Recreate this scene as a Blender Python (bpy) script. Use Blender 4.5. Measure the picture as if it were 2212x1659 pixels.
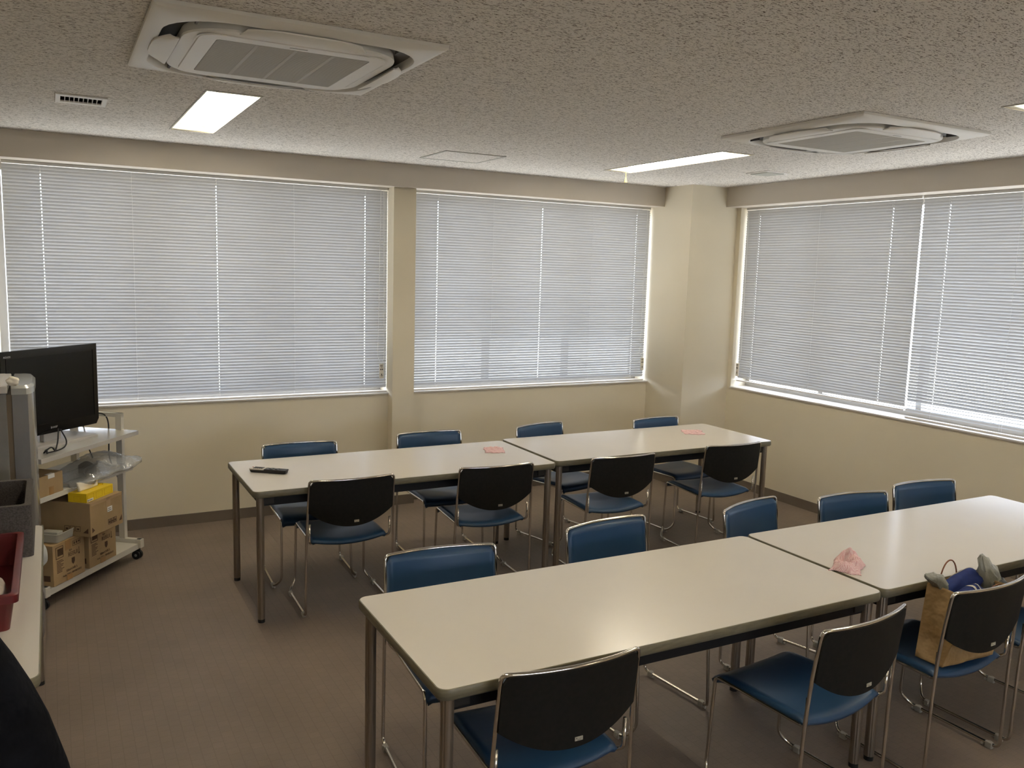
import bpy, bmesh, math, random
from mathutils import Vector, Matrix
from math import sin, cos, pi, radians

for o in list(bpy.data.objects): bpy.data.objects.remove(o, do_unlink=True)
SC = bpy.context.scene
COL = SC.collection
random.seed(7)

# ------------------------------------------------------------------ camera
YAW, PITCH, ROLL, CZ, FPX = 0.498375, 0.132377, 0.02777, 1.8593, 1832.88
fw = Vector((sin(YAW)*cos(PITCH), cos(YAW)*cos(PITCH), -sin(PITCH)))
rt = Vector((cos(YAW), -sin(YAW), 0)); up = rt.cross(fw)
r2 = rt*cos(ROLL)+up*sin(ROLL); u2 = up*cos(ROLL)-rt*sin(ROLL)
cam = bpy.data.cameras.new('camera'); camo = bpy.data.objects.new('camera', cam); COL.objects.link(camo)
M = Matrix.Identity(4)
for i in range(3): M[i][0], M[i][1], M[i][2] = r2[i], u2[i], -fw[i]
M[0][3], M[1][3], M[2][3] = 0, 0, CZ
camo.matrix_world = M
cam.sensor_width = 36; cam.lens = FPX/2212*36; cam.clip_start = 0.05; cam.clip_end = 200
SC.camera = camo

# ------------------------------------------------------------------ exposure, world
SC.view_settings.view_transform = 'Standard'; SC.view_settings.look = 'None'
SC.view_settings.gamma = 1; SC.view_settings.use_curve_mapping = False
SC.view_settings.exposure = 0.22
SKY = 12.0      # daylight strength outside the windows
LAMP = 42.0    # fluorescent tube strength
w = bpy.data.worlds.new('sky'); SC.world = w; w.use_nodes = True
nt = w.node_tree; bg = nt.nodes['Background']
tc = nt.nodes.new('ShaderNodeTexCoord'); sx = nt.nodes.new('ShaderNodeSeparateXYZ')
rp = nt.nodes.new('ShaderNodeValToRGB'); mr = nt.nodes.new('ShaderNodeMapRange')
nt.links.new(tc.outputs['Generated'], sx.inputs[0]); nt.links.new(sx.outputs['Z'], mr.inputs['Value'])
mr.inputs['From Min'].default_value = -1; mr.inputs['From Max'].default_value = 1
nt.links.new(mr.outputs[0], rp.inputs[0]); nt.links.new(rp.outputs[0], bg.inputs['Color'])
e = rp.color_ramp.elements
e[0].position = 0.0; e[0].color = (0.42, 0.395, 0.39, 1)
e[1].position = 1.0; e[1].color = (0.78, 0.90, 1.15, 1)
a = e.new(0.47); a.color = (0.51, 0.49, 0.50, 1)
a = e.new(0.53); a.color = (0.94, 0.97, 1.16, 1)
bg.inputs['Strength'].default_value = SKY

# ------------------------------------------------------------------ materials
def mat(name, col, rough=.5, metal=0., spec=.5, trans=0., emit=None, es=0., alpha=1., coat=0., ior=1.45, sheen=0.):
    m = bpy.data.materials.new(name); m.use_nodes = True
    b = m.node_tree.nodes['Principled BSDF']
    b.inputs['Base Color'].default_value = (*col, 1); b.inputs['Roughness'].default_value = rough
    b.inputs['Metallic'].default_value = metal; b.inputs['Specular IOR Level'].default_value = spec
    b.inputs['Transmission Weight'].default_value = trans; b.inputs['Alpha'].default_value = alpha
    b.inputs['Coat Weight'].default_value = coat; b.inputs['IOR'].default_value = ior
    b.inputs['Sheen Weight'].default_value = sheen
    if emit: b.inputs['Emission Color'].default_value = (*emit, 1); b.inputs['Emission Strength'].default_value = es
    return m
def noise_mat(name, c1, c2, scale=8, rough=.6, bump=0., bscale=60, detail=4, p0=.35, p1=.65, stretch=(1,1,1), metal=0., spec=.5, bdist=.002, **k):
    m = mat(name, c1, rough, metal, spec, **k); n = m.node_tree; b = n.nodes['Principled BSDF']
    t = n.nodes.new('ShaderNodeTexCoord'); mp = n.nodes.new('ShaderNodeMapping'); mp.inputs['Scale'].default_value = stretch
    ns = n.nodes.new('ShaderNodeTexNoise'); ns.inputs['Scale'].default_value = scale; ns.inputs['Detail'].default_value = detail
    cr = n.nodes.new('ShaderNodeValToRGB'); cr.color_ramp.elements[0].position = p0; cr.color_ramp.elements[1].position = p1
    cr.color_ramp.elements[0].color = (*c1, 1); cr.color_ramp.elements[1].color = (*c2, 1)
    n.links.new(t.outputs['Object'], mp.inputs[0]); n.links.new(mp.outputs[0], ns.inputs['Vector'])
    n.links.new(ns.outputs[0], cr.inputs[0]); n.links.new(cr.outputs[0], b.inputs['Base Color'])
    if bump:
        nb = n.nodes.new('ShaderNodeTexNoise'); nb.inputs['Scale'].default_value = bscale; nb.inputs['Detail'].default_value = 3
        bp = n.nodes.new('ShaderNodeBump'); bp.inputs['Strength'].default_value = bump; bp.inputs['Distance'].default_value = bdist
        n.links.new(t.outputs['Object'], nb.inputs['Vector']); n.links.new(nb.outputs[0], bp.inputs['Height']); n.links.new(bp.outputs[0], b.inputs['Normal'])
    return m

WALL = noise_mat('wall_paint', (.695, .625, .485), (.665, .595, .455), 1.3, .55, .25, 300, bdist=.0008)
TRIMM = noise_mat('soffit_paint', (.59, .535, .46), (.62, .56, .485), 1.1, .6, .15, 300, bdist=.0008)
BASE = noise_mat('baseboard_vinyl', (.135, .105, .078), (.15, .12, .09), 4, .5)
CHROME = mat('chrome', (.62, .58, .52), .13, 1.)
BRONZE = noise_mat('bronze_anodised_metal', (.27, .225, .18), (.33, .28, .23), 6, .34, metal=.85, stretch=(40, 40, 1))
BLACKP = mat('black_plastic', (.012, .012, .012), .5)
SHELL = noise_mat('black_shell_plastic', (.008, .008, .0065), (.012, .011, .009), 60, .55, .4, 700, bdist=.0004, spec=.22)
VINYL = noise_mat('blue_vinyl', (.013, .045, .105), (.017, .052, .118), 5, .36, .35, 500, bdist=.0005)
TABLETOP = noise_mat('table_laminate', (.65, .605, .545), (.665, .62, .56), 3, .21, .12, 40, bdist=.0004)
EDGE = noise_mat('table_edge_band', (.125, .11, .07), (.165, .145, .095), 20, .42, stretch=(1, 1, 6))
APRON = mat('black_apron_steel', (.006, .006, .007), .5, spec=.3)
ZINC = mat('grey_zinc_bracket', (.035, .032, .028), .45, .6)
ACW = noise_mat('ac_white_plastic', (.78, .755, .70), (.80, .775, .72), 3, .4)
ACG = mat('ac_grille_bars', (.47, .44, .375), .5)
ACD = mat('ac_dark_slot', (.07, .065, .06), .6)
FIXW = mat('fixture_white_enamel', (.86, .80, .58), .35)
TUBE = mat('fluorescent_tube', (.9, .9, .9), .4, emit=(1., .925, .80), es=LAMP)
SILL = noise_mat('sill_white', (.66, .62, .58), (.70, .66, .62), 5, .4)
ALU = mat('window_aluminium', (.42, .40, .37), .4, .7)
CORD = mat('blind_cord', (.75, .75, .74), .6)
TAG = mat('blind_tag_plastic', (.80, .76, .66), .5)
INK = mat('dark_ink', (.03, .022, .02), .7)
INKB = mat('box_ink', (.07, .035, .018), .8)
KRAFT = noise_mat('cardboard', (.31, .21, .105), (.345, .235, .12), 12, .75, .2, 90, bdist=.0006)
KRAFTD = noise_mat('cardboard_plain', (.29, .20, .10), (.32, .22, .115), 10, .75)
TAPE = mat('packing_tape', (.30, .165, .06), .3)
YEL = noise_mat('tissue_box_yellow', (.72, .50, .012), (.76, .54, .02), 5, .4)
YELD = mat('yellow_print_line', (.55, .30, .01), .5)
TISSUE = mat('tissue_paper', (.80, .74, .62), .9)
CARTW = noise_mat('cart_white_paint', (.54, .51, .44), (.56, .53, .46), 4, .42)
CARTS = mat('cart_shelf_laminate', (.42, .40, .37), .14)
RUBBER = mat('caster_rubber', (.012, .012, .012), .55)
GREY = mat('caster_hub_grey', (.35, .35, .34), .4, .5)
TVB = mat('tv_gloss_black', (.006, .006, .006), .12)
TVS = mat('tv_screen', (.005, .005, .005), .22, spec=.3)
SILV = mat('silver_plastic', (.46, .44, .42), .3, .3)
LOGO = mat('silver_logo', (.5, .5, .5), .3, .3)
CABLE = mat('black_cable', (.012, .012, .012), .45)
FRB = noise_mat('fridge_side_grey', (.17, .165, .15), (.185, .18, .165), 20, .45)
FRT = mat('fridge_top_light', (.50, .47, .43), .35)
FRD = mat('fridge_door_silver', (.36, .35, .34), .22, .65)
WHITEP = mat('white_plastic', (.68, .66, .60), .35)
EPP = noise_mat('grey_foam', (.045, .038, .035), (.085, .075, .07), 160, .85, .5, 220, bdist=.001)
REDP = mat('red_plastic', (.10, .009, .011), .38)
CLOTHW = noise_mat('off_white_cloth', (.55, .46, .40), (.65, .58, .52), 20, .9, .5, 60)
BROWNW = noise_mat('dark_red_wood', (.07, .025, .014), (.10, .04, .02), 30, .4, stretch=(1, 1, .1))
BLKCLOTH = noise_mat('black_cloth', (.0022, .0022, .003), (.0065, .007, .0095), 7, .95, .8, 14, bdist=.02, spec=.12)
PAPERBAG = noise_mat('kraft_paper_bag', (.27, .165, .065), (.34, .215, .09), 9, .7, 1., 12, bdist=.03)
HANDLE = mat('twisted_paper_handle', (.20, .075, .035), .7)
GREYBAG = noise_mat('grey_plastic_bag', (.20, .20, .165), (.32, .31, .26), 14, .3, .8, 25, bdist=.01)
DARKBAG = noise_mat('dark_plastic_bag', (.02, .02, .017), (.05, .05, .04), 20, .3, .8, 30, bdist=.01)
REMB = mat('remote_black', (.012, .011, .012), .35)
REMS = mat('remote_silver', (.55, .51, .45), .3, .3)
REDBTN = mat('red_button', (.45, .05, .04), .5)
STICK = mat('white_sticker', (.42, .39, .31), .6)
STICKW = mat('bright_white_sticker', (.75, .73, .68), .6)
GLIDE = mat('clear_grey_glide', (.30, .28, .24), .35)
GREENT = mat('green_trim', (.45, .62, .2), .7)
WHITEC = mat('white_stripe_cloth', (.62, .58, .50), .8)
BLUEC = noise_mat('blue_cloth', (.006, .018, .12), (.009, .028, .17), 16, .8, .8, 30)
HOLE = mat('vent_dark_interior', (.02, .018, .016), .8)
PLATE = mat('ceiling_plate_grey', (.42, .42, .37), .6)
CORDG = mat('yellow_pull_cord', (.65, .50, .12), .5)
CONC = noise_mat('added_eave_concrete', (.40, .39, .37), (.46, .45, .43), 3, .8)

def glass_mat():
    m = bpy.data.materials.new('window_glass'); m.use_nodes = True; n = m.node_tree; n.nodes.clear()
    o = n.nodes.new('ShaderNodeOutputMaterial'); mx = n.nodes.new('ShaderNodeMixShader')
    t = n.nodes.new('ShaderNodeBsdfTransparent'); g = n.nodes.new('ShaderNodeBsdfGlossy'); g.inputs['Roughness'].default_value = .02
    t.inputs[0].default_value = (.9, .93, .92, 1); mx.inputs[0].default_value = .07
    n.links.new(t.outputs[0], mx.inputs[1]); n.links.new(g.outputs[0], mx.inputs[2]); n.links.new(mx.outputs[0], o.inputs[0]); return m
GLASS = glass_mat()
def film_mat():
    m = bpy.data.materials.new('clear_plastic_film'); m.use_nodes = True; n = m.node_tree; n.nodes.clear()
    o = n.nodes.new('ShaderNodeOutputMaterial'); mx = n.nodes.new('ShaderNodeMixShader'); mx2 = n.nodes.new('ShaderNodeMixShader')
    t = n.nodes.new('ShaderNodeBsdfTransparent'); g = n.nodes.new('ShaderNodeBsdfGlossy'); g.inputs['Roughness'].default_value = .12
    d = n.nodes.new('ShaderNodeBsdfDiffuse'); d.inputs[0].default_value = (.55, .55, .52, 1); t.inputs[0].default_value = (.86, .86, .85, 1)
    mx.inputs[0].default_value = .30; mx2.inputs[0].default_value = .16
    tc = n.nodes.new('ShaderNodeTexCoord'); ns = n.nodes.new('ShaderNodeTexNoise'); ns.inputs['Scale'].default_value = 34; bp = n.nodes.new('ShaderNodeBump'); bp.inputs['Distance'].default_value = .008; bp.inputs['Strength'].default_value = .8
    n.links.new(tc.outputs['Object'], ns.inputs['Vector']); n.links.new(ns.outputs[0], bp.inputs['Height']); n.links.new(bp.outputs[0], g.inputs['Normal'])
    n.links.new(t.outputs[0], mx.inputs[1]); n.links.new(g.outputs[0], mx.inputs[2]); n.links.new(mx.outputs[0], mx2.inputs[1]); n.links.new(d.outputs[0], mx2.inputs[2]); n.links.new(mx2.outputs[0], o.inputs[0]); return m
FILM = film_mat()
def slat_mat():
    m = bpy.data.materials.new('blind_slat'); m.use_nodes = True; n = m.node_tree; n.nodes.clear()
    o = n.nodes.new('ShaderNodeOutputMaterial'); mx = n.nodes.new('ShaderNodeMixShader'); mx2 = n.nodes.new('ShaderNodeMixShader')
    d = n.nodes.new('ShaderNodeBsdfDiffuse'); d.inputs[0].default_value = (.52, .52, .52, 1)
    t = n.nodes.new('ShaderNodeBsdfTranslucent'); t.inputs[0].default_value = (.60, .61, .62, 1)
    g = n.nodes.new('ShaderNodeBsdfGlossy'); g.inputs['Roughness'].default_value = .45; g.inputs[0].default_value = (.6, .6, .6, 1)
    mx.inputs[0].default_value = .02; mx2.inputs[0].default_value = .03
    n.links.new(d.outputs[0], mx.inputs[1]); n.links.new(t.outputs[0], mx.inputs[2]); n.links.new(mx.outputs[0], mx2.inputs[1]); n.links.new(g.outputs[0], mx2.inputs[2]); n.links.new(mx2.outputs[0], o.inputs[0]); return m
SLAT = slat_mat()

def ceiling_mat():
    m = mat('acoustic_ceiling_tile', (.56, .54, .49), .85, spec=.2); n = m.node_tree; b = n.nodes['Principled BSDF']
    t = n.nodes.new('ShaderNodeTexCoord')
    def pits(ang, sx, sy, thr, wdt, seed):
        mp = n.nodes.new('ShaderNodeMapping'); mp.inputs['Rotation'].default_value = (0, 0, ang); mp.inputs['Scale'].default_value = (sx, sy, 1); mp.inputs['Location'].default_value = (seed, seed*.7, 0)
        ns = n.nodes.new('ShaderNodeTexNoise'); ns.inputs['Scale'].default_value = 1; ns.inputs['Detail'].default_value = 1.0; ns.inputs['Distortion'].default_value = .25
        r = n.nodes.new('ShaderNodeMapRange'); r.inputs['From Min'].default_value = thr; r.inputs['From Max'].default_value = thr+wdt
        n.links.new(t.outputs['Object'], mp.inputs[0]); n.links.new(mp.outputs[0], ns.inputs['Vector']); n.links.new(ns.outputs[0], r.inputs['Value']); return r.outputs[0]
    a = pits(1.0, 42, 260, .635, .04, 3); c = pits(1.45, 60, 210, .65, .04, 17); d = pits(.4, 110, 190, .65, .04, 31)
    m1 = n.nodes.new('ShaderNodeMath'); m1.operation = 'MAXIMUM'; m2 = n.nodes.new('ShaderNodeMath'); m2.operation = 'MAXIMUM'
    n.links.new(a, m1.inputs[0]); n.links.new(c, m1.inputs[1]); n.links.new(m1.outputs[0], m2.inputs[0]); n.links.new(d, m2.inputs[1])
    mx = n.nodes.new('ShaderNodeMix'); mx.data_type = 'RGBA'; mx.inputs['A'].default_value = (.80, .76, .705, 1); mx.inputs['B'].default_value = (.17, .14, .10, 1)
    n.links.new(m2.outputs[0], mx.inputs['Factor']); n.links.new(mx.outputs['Result'], b.inputs['Base Color'])
    bp = n.nodes.new('ShaderNodeBump'); bp.inputs['Strength'].default_value = .6; bp.inputs['Distance'].default_value = .004; bp.invert = True
    n.links.new(m2.outputs[0], bp.inputs['Height']); n.links.new(bp.outputs[0], b.inputs['Normal']); return m
CEIL = ceiling_mat()

def floor_mat():
    m = mat('brown_floor', (.16, .125, .10), .5, spec=.3); n = m.node_tree; b = n.nodes['Principled BSDF']
    t = n.nodes.new('ShaderNodeTexCoord'); mp = n.nodes.new('ShaderNodeMapping'); mp.inputs['Rotation'].default_value = (0, 0, pi/2)
    br = n.nodes.new('ShaderNodeTexBrick'); br.inputs['Scale'].default_value = 1; br.inputs['Brick Width'].default_value = .044; br.inputs['Row Height'].default_value = .044
    br.inputs['Mortar Size'].default_value = .0016; br.inputs['Mortar Smooth'].default_value = .3; br.inputs['Color1'].default_value = (.192, .150, .120, 1); br.inputs['Color2'].default_value = (.182, .142, .114, 1); br.inputs['Mortar'].default_value = (.158, .122, .097, 1)
    ns = n.nodes.new('ShaderNodeTexNoise'); ns.inputs['Scale'].default_value = 2.2; ns.inputs['Detail'].default_value = 5
    wv = n.nodes.new('ShaderNodeTexNoise'); wv.inputs['Scale'].default_value = 420; wv.inputs['Detail'].default_value = 1
    r = n.nodes.new('ShaderNodeMapRange'); r.inputs['From Min'].default_value = .3; r.inputs['From Max'].default_value = .75; r.inputs['To Min'].default_value = .86; r.inputs['To Max'].default_value = 1.1
    r3 = n.nodes.new('ShaderNodeMapRange'); r3.inputs['From Min'].default_value = .3; r3.inputs['From Max'].default_value = .7; r3.inputs['To Min'].default_value = .88; r3.inputs['To Max'].default_value = 1.12
    mu = n.nodes.new('ShaderNodeMath'); mu.operation = 'MULTIPLY'
    mx = n.nodes.new('ShaderNodeVectorMath'); mx.operation = 'SCALE'
    n.links.new(t.outputs['Object'], mp.inputs[0]); n.links.new(mp.outputs[0], br.inputs['Vector']); n.links.new(t.outputs['Object'], ns.inputs['Vector']); n.links.new(t.outputs['Object'], wv.inputs['Vector'])
    n.links.new(ns.outputs[0], r.inputs['Value']); n.links.new(wv.outputs[0], r3.inputs['Value']); n.links.new(r.outputs[0], mu.inputs[0]); n.links.new(r3.outputs[0], mu.inputs[1])
    n.links.new(br.outputs['Color'], mx.inputs[0]); n.links.new(mu.outputs[0], mx.inputs['Scale']); n.links.new(mx.outputs[0], b.inputs['Base Color'])
    bp = n.nodes.new('ShaderNodeBump'); bp.inputs['Strength'].default_value = .35; bp.inputs['Distance'].default_value = .001; bp.invert = True
    n.links.new(br.outputs['Fac'], bp.inputs['Height']); n.links.new(bp.outputs[0], b.inputs['Normal']); return m
FLOOR = floor_mat()

def cloth_mat():
    m = mat('pink_gingham_cloth', (.6, .35, .35), .9); n = m.node_tree; b = n.nodes['Principled BSDF']
    t = n.nodes.new('ShaderNodeTexCoord'); ck = n.nodes.new('ShaderNodeTexChecker'); ck.inputs['Scale'].default_value = 260; ck.inputs['Color1'].default_value = (0, 0, 0, 1); ck.inputs['Color2'].default_value = (1, 1, 1, 1)
    cr = n.nodes.new('ShaderNodeValToRGB'); cr.color_ramp.elements[0].position = .45; cr.color_ramp.elements[1].position = .55
    cr.color_ramp.elements[0].color = (.60, .31, .32, 1); cr.color_ramp.elements[1].color = (.76, .60, .58, 1)
    n.links.new(t.outputs['Object'], ck.inputs['Vector']); n.links.new(ck.outputs['Color'], cr.inputs[0]); n.links.new(cr.outputs[0], b.inputs['Base Color']); return m
PINK = cloth_mat()

# ------------------------------------------------------------------ helpers
def tagit(o, label=None, cat=None, group=None, kind=None):
    if label: o['label'] = label
    if cat: o['category'] = cat
    if group: o['group'] = group
    if kind: o['kind'] = kind
    return o
def empty(name, loc=(0, 0, 0), rz=0.):
    o = bpy.data.objects.new(name, None); o.empty_display_size = .1; COL.objects.link(o); o.location = loc; o.rotation_euler = (0, 0, rz); return o
def thing(name, label, cat, loc=(0, 0, 0), rz=0., group=None): return tagit(empty(name, loc, rz), label, cat, group)
def link(name, bm, m, parent=None, smooth=False, loc=None, rz=None, split=True):
    me = bpy.data.meshes.new(name); bmesh.ops.recalc_face_normals(bm, faces=bm.faces[:]); bm.to_mesh(me); bm.free()
    for mm in (m if isinstance(m, (list, tuple)) else [m]): me.materials.append(mm)
    if smooth:
        me.polygons.foreach_set('use_smooth', [True]*len(me.polygons))
        if split: me.set_sharp_from_angle(angle=radians(38))
    o = bpy.data.objects.new(name, me); COL.objects.link(o)
    if parent: o.parent = parent
    if loc is not None: o.location = loc
    if rz is not None: o.rotation_euler = (0, 0, rz)
    return o
def box(bm, x0, x1, y0, y1, z0, z1, bev=0., mi=0, seg=2):
    vs = [bm.verts.new(v) for v in [(x0, y0, z0), (x1, y0, z0), (x1, y1, z0), (x0, y1, z0), (x0, y0, z1), (x1, y0, z1), (x1, y1, z1), (x0, y1, z1)]]
    fs = [bm.faces.new([vs[i] for i in f]) for f in [(0, 3, 2, 1), (4, 5, 6, 7), (0, 1, 5, 4), (1, 2, 6, 5), (2, 3, 7, 6), (3, 0, 4, 7)]]
    for f in fs: f.material_index = mi
    if bev:
        es = list({e for f in fs for e in f.edges})
        r = bmesh.ops.bevel(bm, geom=es, offset=bev, segments=seg, affect='EDGES', profile=.6)
        for f in r['faces']: f.material_index = mi
    return bm
def B(*a, **k): return box(bmesh.new(), *a, **k)
def quad(bm, pts, mi=0):
    f = bm.faces.new([bm.verts.new(p) for p in pts]); f.material_index = mi; return f
def fillet(pts, rads, n=6):
    out = [Vector(pts[0])]
    for i in range(1, len(pts)-1):
        p, a, b = Vector(pts[i]), Vector(pts[i-1]), Vector(pts[i+1]); r = rads[i] if isinstance(rads, (list, tuple)) else rads
        if not r: out.append(p); continue
        d1, d2 = (a-p), (b-p); l = min(r, d1.length*.49, d2.length*.49); s, t = p+d1.normalized()*l, p+d2.normalized()*l
        for k in range(n+1):
            u = k/n; out.append(s*(1-u)**2+p*2*u*(1-u)+t*u*u)
    out.append(Vector(pts[-1])); return out
def tube(bm, pts, r, n=8, closed=False, mi=0, flat=None):
    pts = [Vector(p) for p in pts]
    q = [pts[0]]
    for p in pts[1:]:
        if (p-q[-1]).length > 1e-6: q.append(p)
    pts = q; N = len(pts); rings = []; prev = None
    for i, p in enumerate(pts):
        if closed: t = (pts[(i+1) % N]-pts[i-1]).normalized()
        elif i == 0: t = (pts[1]-pts[0]).normalized()
        elif i == N-1: t = (pts[-1]-pts[-2]).normalized()
        else: t = ((pts[i+1]-p).normalized()+(p-pts[i-1]).normalized()).normalized()
        if prev is None:
            a = Vector((0, 0, 1)) if abs(t.z) < .9 else Vector((1, 0, 0)); nrm = t.cross(a).normalized()
        else: nrm = (prev-t*prev.dot(t)).normalized()
        prev = nrm; bn = t.cross(nrm); rr = r(i/(N-1)) if callable(r) else r
        rings.append([bm.verts.new(p+nrm*cos(2*pi*k/n)*rr+bn*sin(2*pi*k/n)*rr) for k in range(n)])
    for i in range(N if closed else N-1):
        A, Bq = rings[i], rings[(i+1) % N]
        for k in range(n): bm.faces.new([A[k], A[(k+1) % n], Bq[(k+1) % n], Bq[k]]).material_index = mi
    if not closed:
        bm.faces.new(rings[0][::-1]).material_index = mi; bm.faces.new(rings[-1]).material_index = mi
    return bm
def cyl(bm, c, r, h, axis='z', n=24, mi=0, r2=None):
    c = Vector(c); d = {'x': Vector((1, 0, 0)), 'y': Vector((0, 1, 0)), 'z': Vector((0, 0, 1))}[axis]
    r2 = r if r2 is None else r2
    return tube(bm, [c, c+d*h], lambda t: r+(r2-r)*t, n, mi=mi)
def grid(bm, f, nu, nv, mi=0, close_u=False):
    V = [[bm.verts.new(f(i/nu, j/nv)) for j in range(nv+1)] for i in range(nu+(0 if close_u else 1))]
    for i in range(nu):
        A, Bq = V[i], V[(i+1) % len(V)]
        for j in range(nv): bm.faces.new([A[j], Bq[j], Bq[j+1], A[j+1]]).material_index = mi
    return V
def slab(bm, f, g, nu, nv, mi=0):
    F = grid(bm, f, nu, nv, mi); G = grid(bm, g, nu, nv, mi)
    for i in range(nu):
        bm.faces.new([F[i][0], F[i+1][0], G[i+1][0], G[i][0]]).material_index = mi
        bm.faces.new([F[i][nv], F[i+1][nv], G[i+1][nv], G[i][nv]]).material_index = mi
    for j in range(nv):
        bm.faces.new([F[0][j], F[0][j+1], G[0][j+1], G[0][j]]).material_index = mi
        bm.faces.new([F[nu][j], F[nu][j+1], G[nu][j+1], G[nu][j]]).material_index = mi
    return bm
def rrect(hx, hy, r, n=8, cx=0., cy=0.):
    o = []
    for sx_, sy_, a0 in ((1, 1, 0), (-1, 1, pi/2), (-1, -1, pi), (1, -1, 1.5*pi)):
        for k in range(n+1):
            a = a0+pi/2*k/n; o.append((cx+sx_*(hx-r)+r*cos(a), cy+sy_*(hy-r)+r*sin(a)))
    return o
def prism(bm, pts, z0, z1, mi=0, top=True, bot=True):
    A = [bm.verts.new((x, y, z0)) for x, y in pts]; Bq = [bm.verts.new((x, y, z1)) for x, y in pts]; n = len(pts)
    for k in range(n): bm.faces.new([A[k], A[(k+1) % n], Bq[(k+1) % n], Bq[k]]).material_index = mi
    if bot: bm.faces.new(A[::-1]).material_index = mi
    if top: bm.faces.new(Bq).material_index = mi
    return bm
def loft(bm, rings, mi=0, cap0=True, cap1=True):
    R = [[bm.verts.new(p) for p in ring] for ring in rings]; n = len(R[0])
    for i in range(len(R)-1):
        for k in range(n): bm.faces.new([R[i][k], R[i][(k+1) % n], R[i+1][(k+1) % n], R[i+1][k]]).material_index = mi
    if cap0: bm.faces.new(R[0][::-1]).material_index = mi
    if cap1: bm.faces.new(R[-1]).material_index = mi
    return bm
def copy_tree(o, parent=None):
    c = o.copy(); COL.objects.link(c)
    if parent: c.parent = parent
    for ch in list(o.children): copy_tree(ch, c)
    return c
def text(name, s, size, m, parent, mtx, ext=.0002, sxy=(1, 1)):
    cu = bpy.data.curves.new(name, 'FONT'); cu.body = s; cu.size = size; cu.extrude = ext; cu.align_x = 'CENTER'; cu.align_y = 'CENTER'
    t = bpy.data.objects.new(name, cu); COL.objects.link(t); bpy.context.view_layer.update()
    me = bpy.data.meshes.new_from_object(t.evaluated_get(bpy.context.evaluated_depsgraph_get())); bpy.data.objects.remove(t, do_unlink=True)
    me.materials.clear(); me.materials.append(m); me.transform(Matrix.Diagonal((sxy[0], sxy[1], 1, 1))); me.transform(mtx)
    o = bpy.data.objects.new(name, me); COL.objects.link(o); o.parent = parent; return o
def frame(origin, ex, ez):   # matrix: x->ex, y->up-ish ez, z->normal
    ex = Vector(ex).normalized(); ey = Vector(ez).normalized(); n = ex.cross(ey)
    m = Matrix.Identity(4)
    for i in range(3): m[i][0], m[i][1], m[i][2], m[i][3] = ex[i], ey[i], n[i], origin[i]
    return m

# ------------------------------------------------------------------ room shell
H = 2.629; YA = 6.263; XB = 5.340; ZS = 2.462; ZL = .875
X0, Y0 = -1.45, -3.6; X1, Y1 = 5.62, 6.55
def struct(name, bm, m, **k):
    o = link(name, bm, m, **k); o['kind'] = 'structure'; return o
struct('floor', B(X0-.1, X1, Y0-.1, Y1, -.1, 0), FLOOR)
lamps = [(.655, .890, 4.145, 5.465), (.655, .890, 1.05, 2.37), (3.69, 3.93, 4.13, 5.415), (3.69, 3.93, 1.05, 2.36), (.655, .890, -2.2, -.9), (3.69, 3.93, -2.2, -.9)]
vent = (.075, .255, 4.69, 4.84)
def ceiling():
    holes = lamps+[vent]
    xs = sorted({X0-.1, X1, *[h[0] for h in holes], *[h[1] for h in holes]}); ys = sorted({Y0-.1, Y1, *[h[2] for h in holes], *[h[3] for h in holes]})
    bm = bmesh.new(); vs = {}
    def v(x, y):
        if (x, y) not in vs: vs[(x, y)] = bm.verts.new((x, y, H))
        return vs[(x, y)]
    for i in range(len(xs)-1):
        for j in range(len(ys)-1):
            cx, cy = (xs[i]+xs[i+1])/2, (ys[j]+ys[j+1])/2
            if any(h[0] < cx < h[1] and h[2] < cy < h[3] for h in holes): continue
            bm.faces.new([v(xs[i], ys[j]), v(xs[i], ys[j+1]), v(xs[i+1], ys[j+1]), v(xs[i+1], ys[j])])
    me = bpy.data.meshes.new('ceiling'); bm.to_mesh(me); bm.free(); me.materials.append(CEIL)
    o = bpy.data.objects.new('ceiling', me); COL.objects.link(o); o['kind'] = 'structure'
ceiling()
W1 = (-.30, 2.335); W2 = (2.455, 4.85)
bm = B(X0, 4.823, YA, Y1, 0, ZL); box(bm, X0, W1[0], YA, Y1, ZL, ZS); struct('wall_back', bm, WALL)
bm = B(XB, X1, Y0, 5.753, 0, ZL); box(bm, XB, X1, 5.705, 5.753, ZL, ZS); box(bm, XB, X1, Y0, 1.25, ZL, ZS)
struct('wall_right', bm, WALL)
struct('wall_left', B(X0-.1, X0, Y0, Y1, 0, H), WALL)
bm = B(X0, X1, Y0-.1, Y0, 0, 1.0); box(bm, X0, X1, Y0-.1, Y0, 1.9, H); box(bm, X0, .8, Y0-.1, Y0, 1.0, 1.9); box(bm, 3.4, X1, Y0-.1, Y0, 1.0, 1.9)
struct('wall_front', bm, WALL)
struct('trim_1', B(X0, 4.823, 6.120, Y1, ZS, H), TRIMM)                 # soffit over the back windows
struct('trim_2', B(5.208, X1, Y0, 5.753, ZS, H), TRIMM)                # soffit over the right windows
struct('trim_3', B(2.300, 2.479, 6.165, Y1, 0, ZS), WALL)              # column between the back windows
struct('trim_4', B(4.823, X1, 5.753, Y1, 0, H), WALL)                  # corner pillar
struct('trim_5', B(-.58, -.335, 6.165, Y1, 0, ZS), WALL)                # column left of the first window
struct('added_eave_back', B(X0, X1+.7, Y1, Y1+.75, H+.02, H+.2), CONC)          # unseen back eave, added to darken the upper part of the blinds
struct('added_eave_right', B(X1, X1+.7, Y0, Y1, H+.02, H+.2), CONC)              # unseen right eave, added to shade the upper slats on this side
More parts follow.
